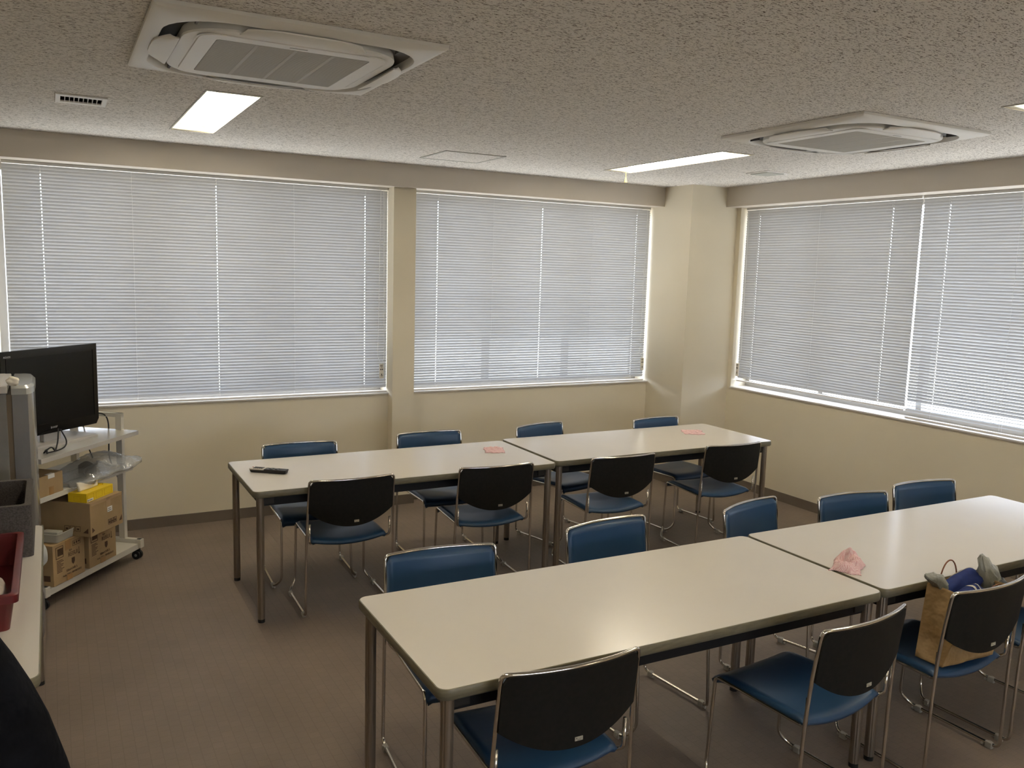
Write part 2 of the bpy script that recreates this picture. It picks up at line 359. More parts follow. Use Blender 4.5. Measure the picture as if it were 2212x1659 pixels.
bm = B(X0, 2.300, YA-.008, YA, 0, .0755); box(bm, 2.292, 2.487, 6.157, 6.165, 0, .0755); box(bm, 2.479, 4.823, YA-.008, YA, 0, .0755)
box(bm, 2.292, 2.300, 6.165, YA-.008, 0, .0755)
struct('baseboard_back', bm, BASE)
bm = B(XB-.008, XB, Y0, 5.745, 0, .0755); struct('baseboard_right', bm, BASE)
bm = B(4.815, XB-.008, 5.745, 5.753, 0, .0755); box(bm, 4.815, 4.823, 5.753, YA-.008, 0, .0755); struct('baseboard_pillar', bm, BASE)

def window(name, axis, a0, a1, wallp, glassp, mull, sill_lip):
    root = empty(name); root['kind'] = 'structure'
    def bx(bm, a, b, p, q, z0, z1, bev=0):
        if axis == 'x': box(bm, a, b, p, q, z0, z1, bev)
        else: box(bm, p, q, a, b, z0, z1, bev)
    bm = bmesh.new(); f = .045
    bx(bm, a0, a1, glassp-.03, glassp+.03, ZL, ZL+.06); bx(bm, a0, a1, glassp-.03, glassp+.03, ZS-.05, ZS)
    for m in [a0+f/2, a1-f/2]+mull: bx(bm, m-f/2, m+f/2, glassp-.028, glassp+.028, ZL+.06, ZS-.05)
    link('window_frame', bm, ALU, root)
    bm = bmesh.new(); bx(bm, a0+.01, a1-.01, glassp-.003, glassp+.003, ZL+.03, ZS-.03); link('pane', bm, GLASS, root)
    bm = bmesh.new(); bx(bm, a0, a1, sill_lip, glassp-.03, ZL, ZL+.012, .003); link('window_sill', bm, SILL, root)
window('window_1', 'x', W1[0], 2.300, YA, 6.47, [.58, 1.45], YA-.014)
window('window_2', 'x', 2.479, 4.823, YA, 6.47, [3.25, 4.05], YA-.014)
wroot = empty('added_fill_window'); wroot['kind'] = 'structure'  # unseen window added behind the camera to let in light for the ceiling
bm = bmesh.new()
for q in ((.8, 3.4, 1.0, 1.04), (.8, 3.4, 1.86, 1.9), (.8, .84, 1.04, 1.86), (3.36, 3.4, 1.04, 1.86), (2.08, 2.12, 1.04, 1.86)): box(bm, q[0], q[1], Y0-.07, Y0-.03, q[2], q[3])
link('window_frame', bm, ALU, wroot); link('pane', B(.83, 3.37, Y0-.053, Y0-.047, 1.03, 1.87), GLASS, wroot)
window('window_3', 'y', 1.25, 5.705, XB, 5.545, [2.7, 3.95, 4.85], XB-.014)

# ------------------------------------------------------------------ venetian blinds
PITCHS = .0213
def blind(label, axis, a0, a1, plane, ztop, zbot, holes, cords, flip=1, cord_side=None, tagpos=None, loose=0, deg=66):
    # local: x along the window, y outward ; built straight in world coordinates
    root = thing('venetian_blind', label, 'blind', (((a0+a1)/2, plane, zbot) if axis == 'x' else (plane, (a0+a1)/2, zbot)), 0., 'grey venetian blinds')
    ox, oy, oz = root.location
    def P(a, d, z): return (a-ox, plane+d-oy, z-oz) if axis == 'x' else (plane+d-ox, a-oy, z-oz)
    def bx(bm, a, b, p, q, z0, z1, bev=0.):
        A, C = P(a, p, z0), P(b, q, z1); box(bm, min(A[0], C[0]), max(A[0], C[0]), min(A[1], C[1]), max(A[1], C[1]), A[2], C[2], bev)
    bm = bmesh.new(); bx(bm, a0, a1, -.012, .016, ztop-.020, ztop, .002); link('headrail', bm, mat('blind_headrail', (.70, .69, .66), .4) if 'blind_headrail' not in bpy.data.materials else bpy.data.materials['blind_headrail'], root)
    bm = bmesh.new(); n = int((ztop-.03-zbot-.014)/PITCHS); tilt = radians(deg); Wd = .025
    br = sorted(holes)
    for k in range(n):
        zc = ztop-.036-k*PITCHS
        tl = tilt
        if loose and k >= n-loose: tl = radians(24)
        jit = random.uniform(-.02, .02); tl += jit
        prof = []
        for s in (-.5, -.17, .17, .5):      # room-side edge high, outer edge low
            arch = (.25-s*s)*.0055
            d = s*Wd*cos(tl)+arch*sin(tl); z = -s*Wd*sin(tl)+arch*cos(tl)
            prof.append((d, zc+z))
        xs = [a0]
        for hx in br: xs += [hx-.0022, hx+.0022]
        xs.append(a1)
        cols = [[bm.verts.new(P(x, d, z)) for d, z in prof] for x in xs]
        for i in range(len(xs)-1):
            ishole = (i % 2 == 1)
            for j in range(3):
                if ishole and j == 1: continue
                bm.faces.new([cols[i][j], cols[i+1][j], cols[i+1][j+1], cols[i][j+1]])
    link('slats', bm, SLAT, root, smooth=True, split=False)
    bm = bmesh.new(); bx(bm, a0, a1, -.012, .012, zbot, zbot+.012, .003); link('bottom_rail', bm, SILV if False else SILL, root)
    bm = bmesh.new()
    for c in cords+holes:
        for d in ((-.014,) if c in holes else (-.014, .014)):
            tube(bm, [P(c, d, zbot+.01), P(c, d, ztop-.02)], .0007, 4)
    link('ladder_cords', bm, CORD, root)
    if tagpos:
        ca, zt = tagpos; bm = bmesh.new()
        tube(bm, fillet([P(ca-.012, -.03, ztop-.02), P(ca-.03, -.034, zt+.16), P(ca, -.036, zt+.115)], [0, .05, 0]), .0014, 5)
        tube(bm, fillet([P(ca+.012, -.03, ztop-.02), P(ca+.022, -.034, zt+.16), P(ca, -.036, zt+.115)], [0, .05, 0]), .0014, 5)
        link('pull_cord', bm, CORD, root)
        bm = bmesh.new(); bx(bm, ca-.017, ca+.017, -.042, -.034, zt, zt+.115, .003); t = link('cord_tag', bm, TAG, root)
        for (x0_, x1_, z0_, z1_) in ((-.013, .009, .098, .103), (-.011, -.003, .068, .078), (.003, .011, .068, .078), (-.008, .008, .088, .090), (-.007, .009, .022, .026), (-.004, .004, .030, .038)):
            bm = bmesh.new(); bx(bm, ca+x0_, ca+x1_, -.0432, -.0420, zt+z0_, zt+z1_); link('printed_symbol', bm, INK, t)
    return root
blind('wide grey venetian blind covering the left window, behind the television', 'x', -.245, 2.322-.025, 6.30, ZS, .888, [-.032, 1.039, 2.119], [.499, 1.577], tagpos=(2.245, .998))
blind('grey venetian blind between the wall column and the corner pillar', 'x', 2.505, 4.805, 6.30, ZS, .888, [2.719, 3.678, 4.66], [3.209, 4.183], tagpos=(4.765, .987), deg=63)
blind('grey venetian blind nearest the corner on the right wall, hung slightly short', 'y', 3.975, 5.690, 5.40, ZS, .935, [5.531, 4.207], [4.865], tagpos=(5.655, .985), deg=70)
blind('bluish venetian blind cut by the right edge of the photo', 'y', 1.35, 3.962, 5.40, ZS, .888, [3.759], [3.262, 2.6, 2.0, 1.6], loose=4, deg=62)

# ------------------------------------------------------------------ ceiling lamps
def lampfix(h, label, pull=False):
    x0, x1, y0, y1 = h; cx, cy = (x0+x1)/2, (y0+y1)/2; hx, hy = (x1-x0)/2, (y1-y0)/2; D = .075
    root = thing('ceiling_light', label, 'light', (cx, cy, H), 0., 'recessed fluorescent ceiling lights')
    bm = bmesh.new()   # housing: sloping ends, trough with ridges
    prof = [(-hx, 0), (-hx+.012, .045), (-hx*.78, D), (-hx*.25, D), (0, D-.028), (hx*.25, D), (hx*.78, D), (hx-.012, .045), (hx, 0)]
    A = [bm.verts.new((x, -hy+.035, z)) for x, z in prof]; C = [bm.verts.new((x, hy-.035, z)) for x, z in prof]
    for k in range(len(prof)-1): bm.faces.new([A[k], A[k+1], C[k+1], C[k]])
    for L, yy in ((A, -hy), (C, hy)):
        a, c = bm.verts.new((-hx, yy, 0)), bm.verts.new((hx, yy, 0)); bm.faces.new([a]+L+[c] if yy < 0 else [a]+L+[c])
    link('housing', bm, FIXW, root)
    bm = bmesh.new(); t = .009
    for (a, b, c, d) in ((-hx-t, hx+t, -hy-t, -hy), (-hx-t, hx+t, hy, hy+t), (-hx-t, -hx, -hy, hy), (hx, hx+t, -hy, hy)): box(bm, a, b, c, d, -.004, .012)
    link('trim_frame', bm, mat('lamp_trim', (.5, .47, .40), .5) if 'lamp_trim' not in bpy.data.materials else bpy.data.materials['lamp_trim'], root)
    for s in (-1, 1):
        bm = bmesh.new(); cyl(bm, (s*hx*.5, -hy+.06, .038), .0135, 2*hy-.12, 'y', 14); link('tube_lamp', bm, TUBE, root, smooth=True)
        bm = bmesh.new(); cyl(bm, (s*hx*.5, -hy+.045, .038), .0125, .016, 'y', 12); link('lamp_holder', bm, FIXW, root)
        bm = bmesh.new(); cyl(bm, (s*hx*.5, hy-.061, .038), .0125, .016, 'y', 12); link('lamp_holder', bm, FIXW, root)
    if pull:
        bm = bmesh.new(); tube(bm, [(.03, hy-.06, .0), (.03, hy-.06, -.055)], .0012, 5); tube(bm, [(.03, hy-.06, -.05), (.03, hy-.06, -.085)], lambda t: .004+.006*t, 8)
        link('pull_cord', bm, CORDG, root)
lampfix(lamps[0], 'lit recessed twin tube light left, in front of the left window')
lampfix(lamps[1], 'recessed twin tube light above the camera, beyond the top edge')
lampfix(lamps[2], 'lit yellowish recessed ceiling light with hanging pull cord near the corner pillar', True)
lampfix(lamps[3], 'recessed ceiling light cut by the right edge of the photo')
lampfix(lamps[4], 'added recessed ceiling light behind the camera on the left, unseen fill for the ceiling')  # added fixture out of view, its bounce brightens the ceiling
lampfix(lamps[5], 'added recessed ceiling light behind the camera on the right, unseen fill for the ceiling')  # second added fixture out of view, more fill from behind

# ------------------------------------------------------------------ ceiling vent, hatch, plate
t = thing('ceiling_vent', 'small white slotted air vent in the ceiling at upper left', 'vent', (.165, 4.765, H))
bm = bmesh.new(); box(bm, -.112, -.09, -.12, .12, -.008, .0, .002); box(bm, .09, .112, -.12, .12, -.008, 0, .002); box(bm, -.09, .09, -.12, -.075, -.008, 0, .002); box(bm, -.09, .09, .075, .12, -.008, 0, .002)
link('frame', bm, ACW, t)
bm = bmesh.new()
for k in range(8): x = -.07+k*.02; box(bm, x-.001, x+.001, -.075, .075, -.006, .02)
link('fins', bm, ACW, t)
bm = bmesh.new(); box(bm, -.0905, .0905, -.0755, .0755, .0, .10); bm.faces.ensure_lookup_table(); bm.faces.remove(bm.faces[0]); link('duct', bm, HOLE, t)
t = thing('ceiling_hatch', 'square ceiling access hatch outlined by a thin frame, above the wall column', 'hatch', (2.53, 5.455, H))
bm = bmesh.new()
for (a, b, c, d) in ((-.225, .225, -.225, -.21), (-.225, .225, .21, .225), (-.225, -.21, -.21, .21), (.21, .225, -.21, .21)): box(bm, a, b, c, d, -.005, 0)
link('frame', bm, mat('hatch_frame', (.42, .40, .34), .5), t)
bm = B(-.21, .21, -.21, .21, -.003, 0); link('panel', bm, CEIL, t)
t = thing('ceiling_vent', 'small flat grey ceiling plate near the right soffit', 'vent', (4.69, 4.765, H))
bm = bmesh.new(); prism(bm, rrect(.11, .11, .004), -.007, 0); link('frame', bm, ACW, t)
bm = bmesh.new(); prism(bm, rrect(.085, .085, .004), -.012, -.007); link('panel', bm, PLATE, t)

# ------------------------------------------------------------------ air conditioner cassettes
def cassette(x, y, label):
    root = thing('air_conditioner', label, 'air conditioner', (x, y, H-.001), 0., 'ceiling cassette air conditioners')
    N = 8
    def ring(h, r, z): return [(a, b, z) for a, b in rrect(h, h, r, N)]
    def rings(bm, L, mi=0, cap=False):
        R = [[bm.verts.new(p) for p in q] for q in L]
        for i in range(len(R)-1):
            for k in range(len(R[0])): bm.faces.new([R[i][k], R[i][(k+1) % len(R[0])], R[i+1][(k+1) % len(R[0])], R[i+1][k]]).material_index = mi
        if cap: bm.faces.new(R[-1]).material_index = mi
    bm = bmesh.new(); rings(bm, [ring(.475, .004, 0), ring(.475, .004, -.012), ring(.468, .004, -.018), ring(.435, .20, -.030), ring(.428, .20, -.030), ring(.424, .198, -.024), ring(.42, .195, -.003)])
    link('panel', bm, ACW, root, smooth=True)
    bm = bmesh.new(); rings(bm, [ring(.42, .195, -.003), ring(.33, .15, -.003)])
    for sx_ in (-1, 1):
        for sy_ in (-1, 1): box(bm, sx_*.335-.004, sx_*.335+.004, sy_*.36-.035, sy_*.36+.035, -.022, -.004)
    link('air_slot', bm, ACD, root)
    bm = bmesh.new(); rings(bm, [ring(.36, .16, -.003), ring(.365, .165, -.030), ring(.362, .165, -.036), ring(.33, .15, -.041), ring(.325, .07, -.041)]);
    rings(bm, [ring(.325, .07, -.041), ring(.323, .07, -.039), ring(.319, .065, -.039), ring(.317, .065, -.0425), ring(.262, .012, -.0425), ring(.262, .012, -.036)])
    link('inner_cover', bm, ACW, root, smooth=True)
    bm = B(-.262, .262, -.262, .262, -.038, -.034)
    for k in range(58):
        yy = -.258+k*.009; box(bm, -.26, .26, yy, yy+.0055, -.0425, -.038)
    for xx in (-.13, 0, .13): box(bm, xx-.006, xx+.006, -.26, .26, -.0428, -.038)
    link('grille', bm, ACG, root)
    bm = B(-.03, .03, -.292, -.285, -.0435, -.0424); link('nameplate', bm, mat('badge_grey', (.33, .31, .27), .4) if 'badge_grey' not in bpy.data.materials else bpy.data.materials['badge_grey'], root)
    for a in range(4):
        bm = bmesh.new(); m = Matrix.Rotation(a*pi/2, 3, 'Z')
        def f(u, v, dz=0.):
            L = .210*(1-.10*v); xx = (u*2-1)*L; yy = -.370-.068*v*(1-.62*abs(u*2-1)**3.5)
            bow = (1-(u*2-1)**2)
            return m @ Vector((xx, yy-.004*bow*(v), -.044+.011*v*v-dz*1+.003*(1-bow)))
        slab(bm, lambda u, v: f(u, v), lambda u, v: f(u, v, .005), 24, 6)
        link('flap', bm, ACW, root, smooth=True)
cassette(.772, 3.287, 'large white ceiling air conditioner near the camera at upper left')
cassette(3.772, 3.245, 'white ceiling air conditioner farther away at upper right, with its flaps open')

# ------------------------------------------------------------------ tables
TH = .71
def make_table(L=1.80, Wd=.743):
    root = empty('meeting_table'); cx, cy = L/2, Wd/2
    bm = bmesh.new(); prism(bm, rrect(cx-.004, cy-.004, .030, 6, cx, cy), TH-.034, TH)
    link('tabletop', bm, TABLETOP, root)
    bm = bmesh.new(); rg = []
    for ins, z in ((.0045, TH-.0002), (.001, TH-.001), (-.001, TH-.006), (-.0015, TH-.017), (-.001, TH-.028), (.002, TH-.033), (.006, TH-.036)):
        rg.append([(a, b, z) for a, b in rrect(cx-ins, cy-ins, .034-ins, 6, cx, cy)])
    rg.append([(a, b, TH-.036) for a, b in rrect(cx-.04, cy-.04, .01, 6, cx, cy)])
    loft(bm, rg, cap0=False, cap1=True); link('edge_band', bm, EDGE, root, smooth=True)
    bm = bmesh.new(); i = .052; t = .018
    for (a, b, c, d) in ((.06, L-.06, i-t/2, i+t/2), (.06, L-.06, Wd-i-t/2, Wd-i+t/2), (i-t/2, i+t/2, .06, Wd-.06), (L-i-t/2, L-i+t/2, .06, Wd-.06)): box(bm, a, b, c, d, TH-.088, TH-.036)
    link('apron', bm, APRON, root)
    for lx in (.040, L-.040):
        for ly in (.040, Wd-.040):
            bm = bmesh.new(); pts = []
            for k in range(48):
                a = 2*pi*k/48; rr = .0195-(.0016 if k % 12 in (5, 6) else 0); pts.append((lx+rr*cos(a), ly+rr*sin(a)))
            prism(bm, pts, .018, TH-.038); lg = link('leg', bm, BRONZE, root, smooth=True)
            bm = bmesh.new(); cyl(bm, (lx, ly, 0), .018, .018, 'z', 20); link('foot_cap', bm, BLACKP, lg)
            bm = bmesh.new(); sx_ = 1 if lx < cx else -1; sy_ = 1 if ly < cy else -1
            def bb(x0_, x1_, y0_, y1_): box(bm, min(x0_, x1_), max(x0_, x1_), min(y0_, y1_), max(y0_, y1_), TH-.078, TH-.037, .003)
            bb(lx+sx_*.012, lx+sx_*.07, ly-sy_*.004, ly+sy_*.024); bb(lx-sx_*.004, lx+sx_*.024, ly+sy_*.012, ly+sy_*.07)
            link('corner_bracket', bm, ZINC, lg)
    return root
TG = 'long laminate meeting tables'
def place_table(o, x, y, rz, label): o.location = (x, y, 0); o.rotation_euler = (0, 0, rz); return tagit(o, label, 'table', TG)
Ax, Ay, Aa = .8639, 4.2966, -.0019; Bx, By, Ba = .8962, 2.0100, -.0063
tb = make_table(); place_table(tb, Bx, By, Ba, 'long cream meeting table nearest the camera in the front row')
def off(x, y, a, u, v): return x+cos(a)*u-sin(a)*v, y+sin(a)*u+cos(a)*v
t = copy_tree(tb); place_table(t, *off(Bx, By, Ba, 1.8155, .008), Ba, 'front row meeting table reaching the right edge of the photo, paper bag beside it')
t = copy_tree(tb); place_table(t, Ax, Ay, Aa, 'back row meeting table with the remote control on it')
t = copy_tree(tb); place_table(t, *off(Ax, Ay, Aa, 1.8243, .040), Aa, 'back row meeting table nearest the corner pillar')

# ------------------------------------------------------------------ stacking chairs
def make_chair():
    root = empty('stacking_chair'); R = .0068; RZ = .018
    def side(s):
        return [((s*.219, .006, .515), 0), ((s*.219, .008, .415), .03), ((s*.2, .036, .402), .015), ((s*.199, .414, .410), .025), ((s*.203, .430, .06), .035), ((s*.241, .395, RZ), .03),
                ((s*.241, .004, RZ), .03), ((s*.237, .0, .42), .10), ((s*.230, -.012, .60), .10)]
    def ytop(x): return -.034-.036*(1-(x/.228)**2)
    Rt = side(1); Lt = side(-1)
    mid = [(x, ytop(x), .757) for x in [.228-.0-.04*0-k*.0 for k in ()]]
    a = fillet([p for p, _ in Rt]+[(.228, -.034, .757), (.19, ytop(.19), .757)], [r for _, r in Rt]+[.034, 0], 5)
    b = [Vector((x/100, ytop(x/100), .757)) for x in range(15, -16, -3)]
    c = fillet([p for p, _ in Lt]+[(-.228, -.034, .757), (-.19, ytop(.19), .757)], [r for _, r in Lt]+[.034, 0], 5)
    bm = bmesh.new(); tube(bm, a+b+c[::-1], R, 10); link('frame', bm, CHROME, root, smooth=True, split=False)
    # backrest shell and pad
    def prof(z): t_ = max(0., (z-.48)/.277); return -.006-.028*t_**1.3
    def bk(u, v, hw, zt, zb0, zb1, cr):
        x = (u*2-1)*hw; q = abs(x)
        top = zt-(cr-math.sqrt(max(0, cr*cr-(q-(hw-cr))**2)) if q > hw-cr else 0)
        bot = zb0+(zb1-zb0)*(q/hw)**2.1
        z = bot+(top-bot)*v; return x, prof(z)-.036*(1-(x/.228)**2), z
    def sf(u, v, d=0.): x, y, z = bk(u, v, .2262, .7535, .500, .580, .030); return Vector((x, y+d, z))
    bm = bmesh.new(); slab(bm, lambda u, v: sf(u, v, -.009), lambda u, v: sf(u, v, .002), 28, 10)
    sh = link('backrest_shell', bm, SHELL, root, smooth=True)
    def pf(u, v, d=0.):
        x, y, z = bk(u, v, .2250, .7530, .506, .586, .030); e = min(u, 1-u, .05)/.05; g = min(v, 1-v, .07)/.07
        return Vector((x, y+.003+d*(1-(1-e)**2)**.5*(1-(1-g)**2)**.5, z))
    bm = bmesh.new(); slab(bm, lambda u, v: pf(u, v, .015), lambda u, v: pf(u, v, 0), 34, 16)
    link('back_pad', bm, VINYL, root, smooth=True, split=False)
    # seat
    def seat(u, v, bottom=False):
        s = u*2-1; y0_ = .018-.016*(1-s*s); y = y0_+(.432-y0_)*v
        hw = .205-.006*v; x = s*hw
        z = .429-.020*(1-s*s)*(1-.75*max(0, (v-.5)/.5)) + .004*sin(pi*min(1, v*1.15))
        if v > .84: z -= ((v-.84)/.16)**2*.028
        if v < .10: z -= ((.10-v)/.10)**2*.010
        if abs(s) > .93: z -= ((abs(s)-.93)/.07)**2*.008
        if bottom: z -= .024 if .10 <= v else .014; y = y+(.006 if v < .05 else (-.008 if v > .95 else 0)); x *= .965
        return Vector((x, y, z))
    bm = bmesh.new(); slab(bm, lambda u, v: seat(u, v), lambda u, v: seat(u, v, True), 24, 20)
    link('seat', bm, VINYL, root, smooth=True, split=False)
    for sx_ in (-1, 1):
        for gy in (.045, .362):
            bm = bmesh.new(); X = sx_*.241
            box(bm, X-.009, X+.009, gy-.015, gy+.015, 0, .026, .004)
            box(bm, X+sx_*.009-.004, X+sx_*.009+.004, gy-.007, gy+.007, .012, .026, .002)
            tube(bm, [(X-sx_*.004, gy+.02, .008), (X-sx_*.004, gy+.03, .008)], .006, 8)
            link('glide', bm, GLIDE, root)
    # maker's sticker on the shell
    yb = -.0540; bm = bmesh.new()
    box(bm, .004, .030, yb-.0022, yb-.0004, .5215, .5335); st = link('sticker', bm, STICK, root)
    bm = bmesh.new(); q = yb-.0024
    quad(bm, [(.0075, q, .5312), (.0115, q, .5302), (.0083, q, .5262)]); quad(bm, [(.022, q, .5275), (.0245, q, .5310), (.0235, q, .5275)]); quad(bm, [(.0115, q, .5234), (.0125, q, .5260), (.0138, q, .5234)])
    m_ = link('printed_mark', bm, INK, st)
    text('lettering', 'LION', .0042, INK, st, frame((.0180, q, .5247), (1, 0, 0), (0, 0, 1)), .0001)
    return root
CG = 'blue stacking chairs around the tables'
chair0 = make_chair(); used = [0]
def chair(x, y, rz, label):
    o = copy_tree(chair0) if used[0] else chair0; used[0] = 1
    o.location = (x, y, 0); o.rotation_euler = (0, 0, rz); return tagit(o, label, 'chair', CG)
for row in [
    (1.276, 1.965, -.033, 'blue stacking chair largest in front, black shell towards the camera at the nearest table'),
    (2.324, 1.820, .095, 'blue stacking chair pulled out at an angle, right of the largest front chair'),
    (3.030, 1.837, .016, 'blue stacking chair holding the brown paper bag'),
    (3.600, 1.862, .03, 'blue stacking chair cut by the right edge, just beyond the paper bag chair'),
    (1.317, 2.937, 3.045, 'leftmost blue chair facing us across the front table, large blue pad showing'),
    (2.149, 2.987, 3.243, 'second blue chair facing us across the front row, before the table joint'),
    (2.994, 2.966, 3.377, 'blue chair facing us turned at an angle, beside the front tables\' joint'),
    (3.616, 2.882, 3.031, 'blue chair facing us across the front row, fourth, before the bare right wall'),
    (4.220, 2.908, 3.032, 'farthest right blue chair facing us across the front row'),
    (1.361, 4.260, -.028, 'leftmost black-backed chair at the back row, nearest the remote control'),
    (2.205, 4.231, -.063, 'second black-backed chair from the left at the back row, before the pink cloth'),
    (3.049, 4.174, -.040, 'third black-backed chair from the left at the back row, right of the joint'),
    (3.962, 4.199, -.051, 'rightmost black-backed chair at the back row, near the table end'),
    (1.328, 5.151, 3.092, 'leftmost blue chair behind the back row, under the wide left blind'),
    (2.222, 5.205, 3.106, 'blue chair behind the back row, in front of the wall column'),
    (3.097, 5.206, 3.376, 'blue chair behind the back row, just right of the table joint'),
    (4.090, 5.129, 3.221, 'blue chair behind the back row, in front of the corner pillar')]:
    chair(*row)

# ------------------------------------------------------------------ things on the tables
def remote():
    root = thing('remote_control', 'black and silver television remote lying on the back left table', 'remote control', (1.028, 4.690, TH), radians(-38))
    L = .1085; Wd = .0235
    bm = bmesh.new(); loft(bm, [[(a, b, z) for a, b in rrect(L-i, Wd-i, .008)] for i, z in ((.008, 0), (.004, .004), (.001, .017))]); link('lower_case', bm, REMB, root, smooth=True)
    bm = bmesh.new(); loft(bm, [[(a-.065, b, z) for a, b in rrect(.0435-i, Wd+.001-i, .008)] for i, z in ((0, .017), (0, .021), (.002, .0235))]); link('silver_cover', bm, REMS, root, smooth=True)
    bm = bmesh.new(); loft(bm, [[(a+.0435, b, z) for a, b in rrect(.065-i, Wd+.001-i, .006)] for i, z in ((0, .017), (0, .020), (.002, .0225))]); link('black_cover', bm, REMB, root, smooth=True)
    bm = bmesh.new(); cyl(bm, (-.098, .010, .023), .004, .002, 'z', 14); link('power_button', bm, REDBTN, root)
    for i in range(5):
        for j in range(3):
            bm = bmesh.new(); loft(bm, [[(a-.082+i*.0115, b-.0125+j*.0125, z) for a, b in rrect(.004, .0042, .0016, 3)] for z in (.022, .0255)]); link('button', bm, REMB, root)
    for i in range(4):
        for j in range(3):
            bm = bmesh.new(); loft(bm, [[(a+.002+i*.017, b-.0125+j*.0125, z) for a, b in rrect(.005, .004, .0016, 3)] for z in (.021, .0245)]); link('button', bm, [GREY, REMB][(i+j) % 2], root)
remote()
def cloth(loc, sx_, sy_, rz, label, hump, seed, fold):
    rnd = random.Random(seed); ph = [rnd.uniform(0, 6) for _ in range(8)]
    def f(u, v, top=True):
        a, b = u*2-1, v*2-1; edge = 1+.07*sin(5*a+ph[0])*cos(4*b+ph[1])+.05*sin(9*b+ph[2])
        x = a*sx_*edge; y = b*sy_*(1+.08*sin(4*a+ph[3])+.04*sin(11*a+ph[6]))
        e = (1-abs(a)**4)*(1-abs(b)**4)
        z = .004+e*(hump*(.55+.45*sin(3*a+ph[4])*cos(2.5*b+ph[5]))+.004*sin(12*a+ph[5]+3*b)+.003*sin(15*b+ph[6]))
        z += fold*max(0, a-.1)*max(0, 1-abs(b))
        return Vector((x, y, max(.002, z) if top else .0005+.35*max(0, z-.004)))
    bm = bmesh.new(); slab(bm, lambda u, v: f(u, v), lambda u, v: f(u, v, False), 30, 24)
    o = link('dish_cloth', bm, PINK, None, smooth=True, split=False, loc=loc, rz=rz); return tagit(o, label, 'cloth', 'pink folded dish cloths')
cloth((2.475, 4.765, TH), .062, .085, radians(-22), 'pink checked cloth on the remote control table, near the table joint', .012, 1, 0)
cloth((4.145, 4.795, TH), .075, .085, radians(-30), 'pink checked cloth lying farthest away, on the table by the corner pillar', .010, 2, 0)
cloth((2.788, 2.245, TH), .078, .055, radians(33), 'pink checked cloth rumpled over the joint between the front tables', .050, 5, .06)

# ------------------------------------------------------------------ paper bag on the chair
def pbag():
    root = thing('paper_bag', 'brown paper carrier bag standing on a chair, stuffed with cloth and plastic', 'bag', (3.03, 1.915, .427))
    bot = [(-.142, -.045), (.145, -.060), (.150, .075), (-.148, .065)]; top = [(-.045, -.070, .245), (.215, -.065, .275), (.225, .085, .275), (-.100, .075, .285)]
    rnd = random.Random(4); n = 26
    def side(k, u, v):
        a0, a1 = Vector((*bot[k], 0.002)), Vector((*bot[(k+1) % 4], 0.002)); b0, b1 = Vector(top[k]), Vector(top[(k+1) % 4])
        p = a0.lerp(a1, u).lerp(b0.lerp(b1, u), v); mid = sin(pi*u)
        nrm = (a1-a0).cross(Vector((0, 0, 1))).normalized()
        d = .012*mid*sin(pi*v)+(.007*abs(sin(6*u+7*v+k*2))+.006*abs(sin(9*v-5*u+k))-.007)*mid
        if k in (1, 3): d = -.020*mid*v+.008*sin(8*v+k)*mid
        return p+nrm*d
    bm = bmesh.new()
    for k in range(4): grid(bm, lambda u, v: side(k, u, v), n, n)
    quad(bm, [(x, y, .002) for x, y in bot]); bmesh.ops.remove_doubles(bm, verts=bm.verts[:], dist=.0008)
    o = link('bag_body', bm, PAPERBAG, root, smooth=True); md = o.modifiers.new('thick', 'SOLIDIFY'); md.thickness = .0012
    bm = bmesh.new(); tube(bm, [(-.02+.055*(1-cos(pi*k/16)), .080, .23+.125*sin(pi*k/16)**.8) for k in range(17)], .0028, 8)
    link('handle', bm, HANDLE, root, smooth=True)
    bm = bmesh.new(); tube(bm, fillet([(.09, -.05, .20), (.11, -.045, .275), (.185, -.04, .28), (.2, -.04, .20)], .03), .0026, 8)
    link('handle', bm, HANDLE, root, smooth=True)
pbag()
def blob(name, loc, r, mtl, label, cat, seed, amp=.25, fr=3., flat=None, nu=28, nv=18, rz=0.):
    rnd = random.Random(seed); ph = [rnd.uniform(0, 6.28) for _ in range(9)]
    def f(u, v):
        a = 2*pi*u; b = pi*(v-.5); d = Vector((cos(a)*cos(b), sin(a)*cos(b), sin(b)))
        k = 1+amp*(sin(fr*d.x*2+ph[0])*sin(fr*d.y*2.3+ph[1])*.5+sin(fr*d.z*3+ph[2]+d.x*3)*.3+.22*sin(fr*4*d.x+ph[3])*sin(fr*4*d.y+ph[4])+.18*abs(sin(fr*3*d.z+ph[5]+fr*2*d.x)))
        p = Vector((d.x*r[0], d.y*r[1], d.z*r[2]))*k
        if flat is not None: p.z = max(p.z, flat)
        return p
    bm = bmesh.new(); grid(bm, f, nu, nv, close_u=True); bmesh.ops.remove_doubles(bm, verts=bm.verts[:], dist=1e-5)
    o = link(name, bm, mtl, None, smooth=True, split=False, loc=loc, rz=rz)
    if label: tagit(o, label, cat)
    return o
